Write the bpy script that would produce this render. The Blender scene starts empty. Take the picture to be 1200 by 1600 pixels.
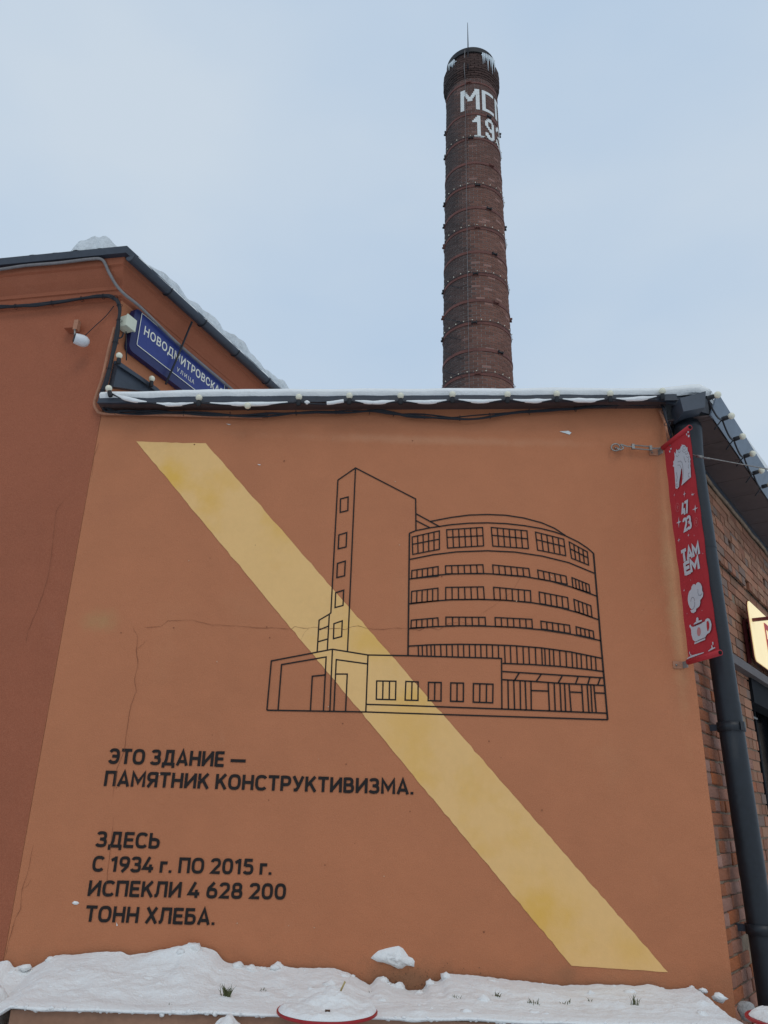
import bpy, bmesh, math, random
import numpy as np
from mathutils import Vector, Matrix, noise
from mathutils.geometry import tessellate_polygon
random.seed(7)
SC = bpy.context.scene
COL = SC.collection

# ------------------------------------------------------------------ camera
FPX = 1202.0
PITCH = math.radians(21.3)
ROLL = math.atan2(83, 3089)
_F = Vector((0, math.cos(PITCH), math.sin(PITCH)))
_U0 = Vector((0, -math.sin(PITCH), math.cos(PITCH)))
_R0 = Vector((1, 0, 0))
_R = math.cos(ROLL) * _R0 + math.sin(ROLL) * _U0
_U = math.cos(ROLL) * _U0 - math.sin(ROLL) * _R0
CAM = Vector((0, 0, 1.6))
cd = bpy.data.cameras.new('camera')
cam = bpy.data.objects.new('camera', cd)
COL.objects.link(cam)
M = Matrix((_R, _U, -_F)).transposed().to_4x4()
M.translation = CAM
cam.matrix_world = M
cd.sensor_fit = 'VERTICAL'
cd.sensor_height = 24
cd.lens = FPX / 1600 * 24
cd.clip_start = 0.05
cd.clip_end = 3000
SC.camera = cam

# ------------------------------------------------------------------ light
SUN_AZ, SUN_EL = math.radians(165), math.radians(50)      # azimuth clockwise from +Y
w = bpy.data.worlds.new('World')
SC.world = w
w.use_nodes = True
nt = w.node_tree
nt.nodes.clear()
out = nt.nodes.new('ShaderNodeOutputWorld')
sky = nt.nodes.new('ShaderNodeTexSky')
sky.sky_type = 'NISHITA'
sky.sun_disc = False
sky.sun_elevation = SUN_EL
sky.sun_rotation = SUN_AZ
bg1 = nt.nodes.new('ShaderNodeBackground')
bg1.inputs[1].default_value = 0.05
nt.links.new(sky.outputs[0], bg1.inputs[0])
tc = nt.nodes.new('ShaderNodeTexCoord')
mp = nt.nodes.new('ShaderNodeMapping')
mp.inputs['Scale'].default_value = (1.0, 1.0, 2.2)
nz = nt.nodes.new('ShaderNodeTexNoise')
nz.inputs['Scale'].default_value = 1.3
nz.inputs['Detail'].default_value = 5.0
nz.inputs['Roughness'].default_value = 0.45
nt.links.new(tc.outputs['Generated'], mp.inputs[0])
nt.links.new(mp.outputs[0], nz.inputs['Vector'])
cr = nt.nodes.new('ShaderNodeValToRGB')
cr.color_ramp.elements[0].position = 0.36
cr.color_ramp.elements[0].color = (0.435, 0.56, 0.715, 1)
cr.color_ramp.elements[1].position = 0.62
cr.color_ramp.elements[1].color = (0.56, 0.645, 0.735, 1)
nt.links.new(nz.outputs['Fac'], cr.inputs[0])
bg2 = nt.nodes.new('ShaderNodeBackground')
bg2.inputs[1].default_value = 1.21
nt.links.new(cr.outputs[0], bg2.inputs[0])
add = nt.nodes.new('ShaderNodeMixShader')          # thin cloud veiling the clear sky
add.inputs[0].default_value = 0.85
nt.links.new(bg1.outputs[0], add.inputs[1])
nt.links.new(bg2.outputs[0], add.inputs[2])
nt.links.new(add.outputs[0], out.inputs[0])

sd = bpy.data.lights.new('sun', 'SUN')
sd.energy = 0.55
sd.angle = math.radians(25)
sd.color = (1.0, 0.90, 0.76)
sun = bpy.data.objects.new('sun', sd)
COL.objects.link(sun)
sdir = Vector((math.sin(SUN_AZ) * math.cos(SUN_EL), math.cos(SUN_AZ) * math.cos(SUN_EL), math.sin(SUN_EL)))
sun.rotation_euler = sdir.to_track_quat('Z', 'Y').to_euler()
sun.location = sdir * 60
vs = SC.view_settings
vs.view_transform = 'Standard'
vs.look = 'None'
vs.gamma = 1
vs.exposure = 0.0
vs.use_curve_mapping = False

# ------------------------------------------------------------------ measuring helpers (lines of sight met with real planes)
def ray(u, v):
    return _R * (u - 600) / FPX + _U * (800 - v) / FPX + _F
def onY(u, v, Y):
    d = ray(u, v); return CAM + d * (Y / d.y)
def onZ(u, v, z):
    d = ray(u, v); return CAM + d * ((z - CAM.z) / d.z)
def nrm(a):
    a = math.radians(a); return Vector((math.cos(a), -math.sin(a), 0))
def dr(a):
    a = math.radians(a); return Vector((math.sin(a), math.cos(a), 0))
def onP(u, v, Q, a, off=0.0):
    n = nrm(a); d = ray(u, v)
    return CAM + d * (((Q - CAM).dot(n) + off) / d.dot(n))
D = 5.2
C1 = onY(160, 640, D)
C2 = onY(1032, 632, D)
SIDE, LSIDE, LFRONT = 36.7, 24.5, 100.0      # headings of the brick side wall, the corner house's side, its front
def wallp(u, v, off=0.0): return onY(u, v, D - off)
def sidep(u, v, off=0.0): return onP(u, v, C2, SIDE, off)
def lsidep(u, v, off=0.0): return onP(u, v, C1, LSIDE, off)
def lfrontp(u, v, off=0.0): return onP(u, v, C1, LFRONT, off)
def meet(Q1, a1, o1, Q2, a2, o2):
    n1, n2 = nrm(a1), nrm(a2)
    b1, b2 = Q1.dot(n1) + o1, Q2.dot(n2) + o2
    det = n1.x * n2.y - n1.y * n2.x
    return Vector(((b1 * n2.y - b2 * n1.y) / det, (n1.x * b2 - n2.x * b1) / det, 0))

# ------------------------------------------------------------------ materials
def noise_rgb(t, co):
    n = t.nodes.new('ShaderNodeTexNoise'); n.inputs['Scale'].default_value = 210; n.inputs['Detail'].default_value = 3
    t.links.new(co.outputs['Object'], n.inputs['Vector'])
    r = t.nodes.new('ShaderNodeValToRGB'); r.color_ramp.elements[0].position = .36; r.color_ramp.elements[0].color = (.10, .035, .015, 1)
    r.color_ramp.elements[1].position = .66; r.color_ramp.elements[1].color = (.85, .42, .24, 1)
    t.links.new(n.outputs['Fac'], r.inputs[0]); return r.outputs[0]
def mat(name, base, rough=0.8, metal=0.0, var=0.0, var2=None, scale=3.0, bump=0.0, bscale=60.0, rnd=0.0, attr=False,
        emit=None, estr=0.0, spec=0.3, stain=None, grain=0.0, patches=()):
    m = bpy.data.materials.new(name); m.use_nodes = True
    t = m.node_tree; b = t.nodes['Principled BSDF']
    b.inputs['Roughness'].default_value = rough
    b.inputs['Metallic'].default_value = metal
    b.inputs['Specular IOR Level'].default_value = spec
    co = t.nodes.new('ShaderNodeTexCoord')
    col = None
    if attr:
        a = t.nodes.new('ShaderNodeVertexColor'); a.layer_name = 'Col'; col = a.outputs[0]
    else:
        r = t.nodes.new('ShaderNodeRGB'); r.outputs[0].default_value = (*base, 1); col = r.outputs[0]
    def mix(fac, A, B, mode='MIX'):
        x = t.nodes.new('ShaderNodeMix'); x.data_type = 'RGBA'; x.blend_type = mode
        if hasattr(fac, 'is_linked') or hasattr(fac, 'links'): t.links.new(fac, x.inputs[0])
        else: x.inputs[0].default_value = fac
        for k, s in ((6, A), (7, B)):
            if isinstance(s, tuple): x.inputs[k].default_value = (*s, 1)
            else: t.links.new(s, x.inputs[k])
        return x.outputs[2]
    def noise_fac(sc, lo, hi, det=4.0, mapping=None, rough_=0.55, dist=0.0):
        n = t.nodes.new('ShaderNodeTexNoise'); n.inputs['Scale'].default_value = sc
        n.inputs['Detail'].default_value = det; n.inputs['Roughness'].default_value = rough_
        n.inputs['Distortion'].default_value = dist
        src = co.outputs['Object']
        if mapping:
            q = t.nodes.new('ShaderNodeMapping'); q.inputs['Scale'].default_value = mapping
            t.links.new(src, q.inputs[0]); src = q.outputs[0]
        t.links.new(src, n.inputs['Vector'])
        g = t.nodes.new('ShaderNodeMapRange')
        g.inputs[1].default_value = lo; g.inputs[2].default_value = hi
        t.links.new(n.outputs['Fac'], g.inputs[0]); return g.outputs[0]
    if var > 0:
        v2 = var2 if var2 else tuple(c * (1 - var) for c in base)
        col = mix(noise_fac(scale, 0.35, 0.68), col, v2) if not attr else mix(noise_fac(scale, 0.3, 0.8), col, v2)
        if attr is False and var2 is None:
            col = mix(noise_fac(scale * 7.3, 0.4, 0.85), col, tuple(min(1, c * (1 + var * .5)) for c in base))
    if stain:
        for (sc_, lo, hi, c_, mp_) in stain:
            col = mix(noise_fac(sc_, lo, hi, 5.0, mp_), col, c_)
    for (cx, cz), (rx, rz), c_, amt in patches:          # stains of the wall with a place of their own
        q = t.nodes.new('ShaderNodeNewGeometry'); sx = t.nodes.new('ShaderNodeVectorMath'); sx.operation = 'SUBTRACT'
        sx.inputs[1].default_value = (cx, 0, cz); t.links.new(q.outputs['Position'], sx.inputs[0])
        dv = t.nodes.new('ShaderNodeVectorMath'); dv.operation = 'MULTIPLY'; dv.inputs[1].default_value = (1 / rx, 0, 1 / rz); t.links.new(sx.outputs[0], dv.inputs[0])
        ln_ = t.nodes.new('ShaderNodeVectorMath'); ln_.operation = 'LENGTH'; t.links.new(dv.outputs[0], ln_.inputs[0])
        n = t.nodes.new('ShaderNodeTexNoise'); n.inputs['Scale'].default_value = 6.0; n.inputs['Detail'].default_value = 6; n.inputs['Roughness'].default_value = .65; t.links.new(q.outputs['Position'], n.inputs['Vector'])
        ma = t.nodes.new('ShaderNodeMath'); ma.operation = 'MULTIPLY_ADD'; ma.inputs[1].default_value = 1.6; t.links.new(n.outputs['Fac'], ma.inputs[0]); t.links.new(ln_.outputs['Value'], ma.inputs[2])
        g = t.nodes.new('ShaderNodeMapRange'); g.interpolation_type = 'SMOOTHSTEP'; g.inputs[1].default_value = 1.9; g.inputs[2].default_value = .75; g.inputs[3].default_value = 0; g.inputs[4].default_value = amt
        t.links.new(ma.outputs[0], g.inputs[0]); col = mix(g.outputs[0], col, c_)
    if grain > 0:
        col = mix(noise_fac(260, 0.35, 0.75, 2.0), col, tuple(c * (1 - grain * 2) for c in base)) if False else mix(grain, col, noise_rgb(t, co))
    if rnd > 0:
        oi = t.nodes.new('ShaderNodeObjectInfo')
        hs = t.nodes.new('ShaderNodeHueSaturation')
        g = t.nodes.new('ShaderNodeMapRange'); g.inputs[3].default_value = 1 - rnd; g.inputs[4].default_value = 1 + rnd
        t.links.new(oi.outputs['Random'], g.inputs[0]); t.links.new(g.outputs[0], hs.inputs['Value'])
        mm = t.nodes.new('ShaderNodeMath'); mm.operation = 'MULTIPLY'; mm.inputs[1].default_value = 7.31
        fr = t.nodes.new('ShaderNodeMath'); fr.operation = 'FRACT'
        t.links.new(oi.outputs['Random'], mm.inputs[0]); t.links.new(mm.outputs[0], fr.inputs[0])
        g2 = t.nodes.new('ShaderNodeMapRange'); g2.inputs[3].default_value = 0.75; g2.inputs[4].default_value = 1.15
        t.links.new(fr.outputs[0], g2.inputs[0]); t.links.new(g2.outputs[0], hs.inputs['Saturation'])
        t.links.new(col, hs.inputs['Color']); col = hs.outputs[0]
    t.links.new(col, b.inputs['Base Color'])
    if bump > 0:
        n = t.nodes.new('ShaderNodeTexNoise'); n.inputs['Scale'].default_value = bscale; n.inputs['Detail'].default_value = 5
        t.links.new(co.outputs['Object'], n.inputs['Vector'])
        n2 = t.nodes.new('ShaderNodeTexNoise'); n2.inputs['Scale'].default_value = bscale / 12; n2.inputs['Detail'].default_value = 3
        t.links.new(co.outputs['Object'], n2.inputs['Vector'])
        ad = t.nodes.new('ShaderNodeMath'); ad.operation = 'MULTIPLY_ADD'; ad.inputs[1].default_value = 3.0
        t.links.new(n2.outputs['Fac'], ad.inputs[0]); t.links.new(n.outputs['Fac'], ad.inputs[2])
        bp = t.nodes.new('ShaderNodeBump'); bp.inputs['Strength'].default_value = 1.0; bp.inputs['Distance'].default_value = bump
        t.links.new(ad.outputs[0], bp.inputs['Height']); t.links.new(bp.outputs[0], b.inputs['Normal'])
    if emit:
        b.inputs['Emission Color'].default_value = (*emit, 1); b.inputs['Emission Strength'].default_value = estr
    return m

TERRA = (0.49, 0.180, 0.083)
M_plaster = mat('terracotta_plaster', TERRA, 0.86, var=0.09, scale=0.55, bump=0.0022, bscale=110, grain=.10,
                stain=[(0.9, 0.6, 1.1, (0.50, 0.24, 0.12), None), (2.4, 0.6, 1.1, (0.42, 0.15, 0.075), None),
                       (5.0, 0.66, 1.0, (0.54, 0.24, 0.13), (1, 1, 0.35)), (28, 0.72, 0.80, (0.36, 0.13, 0.07), (1, 1, 2.5))],
                patches=[((-1.91, 2.77), (.17, .10), (0.42, 0.26, 0.11), .55), ((2.03, 3.0), (.07, .9), (0.60, 0.36, 0.17), .45), ((.2, .70), (.42, .13), (0.17, 0.095, 0.05), .75),
                         ((1.15, .74), (.10, .07), (0.25, 0.12, 0.06), .5), ((0.4, 4.22), (1.5, .05), (0.58, 0.30, 0.17), .4), ((0.0, .55), (30, .28), (0.28, 0.13, 0.07), .5)])
M_redplaster = mat('red_brown_plaster', (0.335, 0.100, 0.050), 0.88, var=0.10, scale=0.7, bump=0.0022, bscale=100, grain=.10,
                   stain=[(1.3, 0.6, 0.9, (0.35, 0.12, 0.068), None)])
M_stripe = mat('cream_stripe_paint', (0.81, 0.495, 0.198), 0.8, var=0.05, scale=3.0, bump=0.0006, bscale=140,
               stain=[(1.5, 0.56, 0.74, (0.76, 0.43, 0.085), None), (2.9, 0.58, 0.8, (0.78, 0.45, 0.15), None),
                      (9.0, 0.70, 0.82, (0.66, 0.42, 0.18), None)],
                patches=[((q_.x, q_.z), r_, c_, a_) for q_, r_, c_, a_ in ((wallp(268, 745), (.17, .19), (.74, .42, .04), .65), (wallp(600, 1000), (.42, .20), (.75, .43, .07), .55), (wallp(645, 1085), (.12, .12), (.76, .44, .08), .5), (wallp(835, 1445), (.34, .30), (.72, .40, .04), .65), (wallp(640, 1130), (.28, .30), (.76, .43, .10), .5), (wallp(445, 800), (.22, .40), (.76, .44, .11), .5), (wallp(990, 1480), (.22, .14), (.74, .42, .07), .4))])
M_black = mat('black_paint', (0.016, 0.012, 0.011), 0.75, var=0.2, scale=8)
M_crack = mat('crack', (0.20, 0.075, 0.04), 1.0)
M_chip = mat('pale_chip', (0.55, 0.36, 0.24), 0.9)
M_snow = mat('snow', (0.82, 0.83, 0.82), 0.8, var=0.05, scale=3.0, bump=0.007, bscale=60, spec=0.2)
M_dirtysnow = mat('old_snow', (0.62, 0.66, 0.68), 0.7, var=0.25, scale=7, bump=0.02, bscale=30)
M_ground = mat('trampled_snow', (0.72, 0.74, 0.76), 0.9, var=0.2, scale=0.8, bump=0.02, bscale=9)
M_dark = mat('dark_blue_sheet_metal', (0.032, 0.041, 0.058), 0.5, metal=0.0, var=0.3, scale=3, bump=0.0008, bscale=25, spec=0.5)
M_fascia = mat('grey_blue_sheet_metal', (0.13, 0.165, 0.21), 0.45, var=0.25, scale=2, bump=0.0008, bscale=15, spec=0.5)
M_soffit = mat('brown_soffit_panel', (0.085, 0.058, 0.055), 0.6, var=0.25, scale=2)
M_pipe = mat('slate_pipe_paint', (0.013, 0.017, 0.023), 0.45, var=0.35, scale=4, bump=0.0012, bscale=12, spec=0.45, stain=[(6, .62, .75, (.05, .05, .05), (1, 1, .15))])
M_hopper = mat('hopper_sheet', (0.05, 0.064, 0.085), 0.5, var=0.2, scale=5, spec=0.5)
M_cable = mat('black_cable', (0.018, 0.02, 0.026), 0.55)
M_greycable = mat('grey_conduit', (0.22, 0.21, 0.21), 0.7, var=0.3, scale=9)
M_conduit = mat('painted_conduit', (0.42, 0.19, 0.11), 0.7, var=0.3, scale=6)
M_mortar = mat('mortar', (0.27, 0.195, 0.135), 0.95, var=0.45, scale=9, bump=0.006, bscale=90)
M_brick = mat('overpainted_brick', (0.35, 0.135, 0.074), 0.9, var=0.35, scale=11, bump=0.005, bscale=110, rnd=0.17,
              stain=[(5, 0.6, 0.72, (0.20, 0.13, 0.095), None)])
M_brickattr = mat('brick_mass', (0.4, 0.16, 0.09), 0.92, attr=True, bump=0.004, bscale=80)
M_chmortar = mat('chimney_mortar', (0.30, 0.28, 0.265), 0.95, var=0.3, scale=5)
M_chbrick = mat('chimney_brick', (0.2, 0.09, 0.07), 0.92, attr=True)
M_hoop = mat('hoop_steel', (0.15, 0.058, 0.046), 0.7, var=0.4, scale=3)
M_white = mat('white_paint', (0.70, 0.72, 0.70), 0.8, var=0.12, scale=12)
M_ice = mat('ice', (0.70, 0.78, 0.82), 0.35)
M_blue = mat('blue_enamel', (0.021, 0.036, 0.19), 0.45, var=0.15, scale=4, spec=0.4)
M_bluedark = mat('dark_blue_enamel', (0.014, 0.018, 0.09), 0.45, var=0.15, scale=4, spec=0.4)
M_cream = mat('cream_lettering', (0.72, 0.70, 0.60), 0.6)
M_box = mat('cream_plastic', (0.58, 0.60, 0.48), 0.5, var=0.1, scale=8)
M_bulb = mat('cream_bulb_glass', (0.74, 0.71, 0.56), 0.25, spec=0.5)
M_socket = mat('black_rubber', (0.02, 0.021, 0.024), 0.6)
M_camera = mat('white_plastic', (0.66, 0.67, 0.68), 0.4)
M_lens = mat('black_lens', (0.01, 0.01, 0.012), 0.15, spec=0.6)
M_steel = mat('zinc_steel', (0.30, 0.29, 0.27), 0.45, metal=0.6, var=0.4, scale=20)
M_orangeplate = mat('painted_bracket', (0.42, 0.2, 0.12), 0.7, var=0.3, scale=30)
M_flag = mat('red_banner_fabric', (0.48, 0.035, 0.045), 0.75, var=0.08, scale=10, bump=0.0008, bscale=300)
M_flagdark = mat('dark_red_fold', (0.33, 0.02, 0.03), 0.75)
M_print = mat('pale_grey_print', (0.55, 0.57, 0.60), 0.75)
M_printred = mat('pink_print', (0.55, 0.22, 0.22), 0.75)
M_printline = mat('dark_grey_print_line', (0.10, 0.085, 0.10), 0.8)
M_hole = mat('hollow_black', (0.006, 0.006, 0.006), 0.9)
M_signlit = mat('lit_cream_acrylic', (0.8, 0.75, 0.5), 0.4, emit=(1.0, 0.68, 0.24), estr=0.5)
M_signred = mat('red_sign_letters', (0.45, 0.03, 0.03), 0.5, emit=(0.5, 0.02, 0.02), estr=0.12)
M_maroon = mat('maroon_steel', (0.14, 0.025, 0.025), 0.5, var=0.3, scale=12)
M_beam = mat('brown_steel_beam', (0.105, 0.085, 0.08), 0.6, var=0.3, scale=5)
M_glass = mat('dark_glass', (0.006, 0.007, 0.009), 0.15, spec=0.3)
M_frame = mat('dark_window_frame', (0.008, 0.009, 0.011), 0.8, spec=0.1)
M_panel = mat('grey_panel', (0.075, 0.08, 0.08), 0.6, var=0.3, scale=6)
M_planter = mat('brown_planter_paint', (0.33, 0.185, 0.12), 0.85, var=0.2, scale=4, bump=0.001, bscale=60,
                stain=[(7, 0.66, 0.8, (0.17, 0.11, 0.075), (1, 1, .6))])
M_damp = mat('damp_dirt', (0.17, 0.09, 0.05), 0.95, var=0.3, scale=14)
M_grass = mat('winter_grass', (0.09, 0.10, 0.04), 0.8, var=0.4, scale=30)
M_soil = mat('soil', (0.10, 0.055, 0.035), 1.0)
M_red = mat('red_table_enamel', (0.36, 0.022, 0.026), 0.4, var=0.15, scale=8)
M_straw = mat('straw', (0.42, 0.33, 0.14), 0.8)
M_stone = mat('grey_stone', (0.36, 0.35, 0.34), 0.9, var=0.3, scale=14, bump=0.01, bscale=40)
M_roofmetal = mat('roof_sheet', (0.06, 0.075, 0.095), 0.5, var=0.2, scale=2)

# ------------------------------------------------------------------ object helpers
def noi(x, y, z): return noise.noise(Vector((x, y, z)))
def root_loc(o):
    p = Vector((0, 0, 0))
    while o: p = p + o.location; o = o.parent
    return p
def tag(o, label=None, cat=None, group=None, kind=None):
    if label: o['label'] = label
    if cat: o['category'] = cat
    if group: o['group'] = group
    if kind: o['kind'] = kind
    return o
def thing(name, label, cat, loc, group=None):
    o = bpy.data.objects.new(name, None); o.empty_display_size = 0.1
    COL.objects.link(o); o.location = loc
    return tag(o, label, cat, group)
def obj(name, verts, faces, m, parent=None, smooth=False, kind=None, cols=None, label=None):
    L = root_loc(parent) if parent else Vector((0, 0, 0))
    me = bpy.data.meshes.new(name)
    me.from_pydata([tuple(Vector(v) - L) for v in verts], [], faces)
    me.materials.append(m)
    if smooth: me.polygons.foreach_set('use_smooth', [True] * len(me.polygons))
    if cols is not None:
        a = me.color_attributes.new('Col', 'FLOAT_COLOR', 'CORNER')
        flat = []
        for p, c in zip(me.polygons, cols):
            for _ in range(p.loop_total): flat += [c[0], c[1], c[2], 1.0]
        a.data.foreach_set('color', flat)
    me.update()
    o = bpy.data.objects.new(name, me); COL.objects.link(o)
    if parent: o.parent = parent
    if kind: o['kind'] = kind
    if label: o['label'] = label
    return o
def box_vf(c, ax, h):
    c = Vector(c); X, Y, Z = ax
    v = [c + X * (h[0] * sx) + Y * (h[1] * sy) + Z * (h[2] * sz) for sz in (-1, 1) for sy in (-1, 1) for sx in (-1, 1)]
    f = [(0, 2, 3, 1), (4, 5, 7, 6), (0, 1, 5, 4), (2, 6, 7, 3), (0, 4, 6, 2), (1, 3, 7, 5)]
    if X.cross(Y).dot(Z) < 0: f = [tuple(reversed(q)) for q in f]
    return v, f
ZUP = Vector((0, 0, 1))
WORLD = (Vector((1, 0, 0)), Vector((0, 1, 0)), ZUP)
def axs(a): return (dr(a), nrm(a), ZUP)
def box(name, c, ax, h, m, parent=None, bev=0.0, **k):
    v, f = box_vf(c, ax, h)
    o = obj(name, v, f, m, parent, **k)
    if bev > 0:
        bm = bmesh.new(); bm.from_mesh(o.data)
        bmesh.ops.bevel(bm, geom=bm.edges[:], offset=bev, segments=2, affect='EDGES', profile=0.5)
        bm.to_mesh(o.data); bm.free()
    return o
def prism(name, bot, top, m, parent=None, **k):     # loops of equal length
    n = len(bot); v = list(bot) + list(top)
    f = [tuple(reversed(range(n))), tuple(range(n, 2 * n))] + [(i, (i + 1) % n, n + (i + 1) % n, n + i) for i in range(n)]
    return obj(name, v, f, m, parent, **k)
def sweep_vf(pts, r, n=8, cap=True):
    pts = [Vector(p) for p in pts]; v = []; f = []
    up = None
    for i, p in enumerate(pts):
        a = pts[max(0, i - 1)]; b = pts[min(len(pts) - 1, i + 1)]
        t = (b - a).normalized()
        if up is None:
            up = t.orthogonal().normalized()
        up = (up - t * up.dot(t)).normalized()
        s = t.cross(up)
        rr = r[i] if isinstance(r, (list, tuple)) else r
        for k in range(n):
            q = 2 * math.pi * k / n
            v.append(p + up * math.cos(q) * rr + s * math.sin(q) * rr)
    for i in range(len(pts) - 1):
        for k in range(n):
            f.append((i * n + k, i * n + (k + 1) % n, (i + 1) * n + (k + 1) % n, (i + 1) * n + k))
    if cap:
        f.append(tuple(reversed(range(n)))); f.append(tuple(range((len(pts) - 1) * n, len(pts) * n)))
    return v, f
def sweep(name, pts, r, m, parent=None, n=8, smooth=True, **k):
    v, f = sweep_vf(pts, r, n); return obj(name, v, f, m, parent, smooth=smooth, **k)
def smoothpath(pts, sub=5):
    pts = [Vector(p) for p in pts]; o = []
    for i in range(len(pts) - 1):
        p0 = pts[max(0, i - 1)]; p1 = pts[i]; p2 = pts[i + 1]; p3 = pts[min(len(pts) - 1, i + 2)]
        for k in range(sub):
            t = k / sub
            o.append(0.5 * ((2 * p1) + (p2 - p0) * t + (2 * p0 - 5 * p1 + 4 * p2 - p3) * t * t + (3 * p1 - p0 - 3 * p2 + p3) * t ** 3))
    o.append(pts[-1]); return o
def lathe_vf(prof, c, n=64):
    v = []; f = []
    for (r, z) in prof:
        for k in range(n):
            a = 2 * math.pi * k / n
            v.append(Vector((c[0] + r * math.cos(a), c[1] + r * math.sin(a), z)))
    for i in range(len(prof) - 1):
        for k in range(n):
            f.append((i * n + k, i * n + (k + 1) % n, (i + 1) * n + (k + 1) % n, (i + 1) * n + k))
    return v, f
def join_vf(lst):
    V = []; Fc = []
    for v, f in lst:
        o = len(V); V += list(v); Fc += [tuple(i + o for i in q) for q in f]
    return V, Fc
def poly_vf(polys, fn):        # polys: lists of 2D points; fn maps a 2D point into the world
    V = []; Fc = []
    for p in polys:
        pts = [Vector((a, b, 0)) for a, b in p]
        o = len(V); V += [fn(a, b) for a, b in p]
        for t in tessellate_polygon([pts]):
            Fc.append(tuple(o + i for i in t))
    return V, Fc
def orient(v, f, n):           # make every face look along n
    g = []
    for q in f:
        nn = (v[q[1]] - v[q[0]]).cross(v[q[2]] - v[q[0]])
        g.append(q if nn.dot(n) > 0 else tuple(reversed(q)))
    return g
def line_vf(pts, wd, toward, closed=False):   # flat painted stroke through world points on a plane with normal `toward`
    pts = [Vector(p) for p in pts]
    if closed: pts = pts + [pts[0]]
    V = []; Fc = []
    n = len(pts)
    for i, p in enumerate(pts):
        a = pts[i - 1] if i > 0 else (pts[-2] if closed else p)
        b = pts[i + 1] if i < n - 1 else (pts[1] if closed else p)
        d1 = (p - a).normalized() if (p - a).length > 1e-9 else (b - p).normalized()
        d2 = (b - p).normalized() if (b - p).length > 1e-9 else d1
        s1 = toward.cross(d1); s2 = toward.cross(d2)
        s = (s1 + s2)
        if s.length < 1e-6: s = s1
        s.normalize(); k = max(0.5, s.dot(s1))
        V += [p + s * (wd / 2 / k), p - s * (wd / 2 / k)]
    for i in range(n - 1): Fc.append((2 * i, 2 * i + 1, 2 * i + 3, 2 * i + 2))
    return V, orient(V, Fc, toward)
FONTC = {}
def text_vf(body, bold=0.0, space=1.0):
    cu = bpy.data.curves.new('t', 'FONT'); cu.body = body; cu.size = 1.0; cu.offset = bold; cu.space_character = space
    cu.resolution_u = 3
    ob = bpy.data.objects.new('t', cu); COL.objects.link(ob)
    dg = bpy.context.evaluated_depsgraph_get(); dg.update()
    me = bpy.data.meshes.new_from_object(ob.evaluated_get(dg))
    v = [tuple(q.co) for q in me.vertices]; f = [tuple(p.vertices) for p in me.polygons]
    bpy.data.objects.remove(ob); bpy.data.curves.remove(cu); bpy.data.meshes.remove(me)
    return v, f
def cap_h():
    v, f = text_vf('Н'); ys = [q[1] for q in v]; return max(ys) - min(ys)
CAPH = cap_h()
def text_on(body, O, ux, uz, width, height, toward, bold=0.0, space=1.0, shear=0.0):
    v, f = text_vf(body, bold, space)
    x0 = min(q[0] for q in v); x1 = max(q[0] for q in v)
    kx = width / (x1 - x0); ky = height / (CAPH + 2 * bold)
    V = [O + ux * ((q[0] - x0) * kx + shear * q[1] * ky) + uz * ((q[1] + bold) * ky) for q in v]
    return V, orient(V, f, toward)

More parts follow.
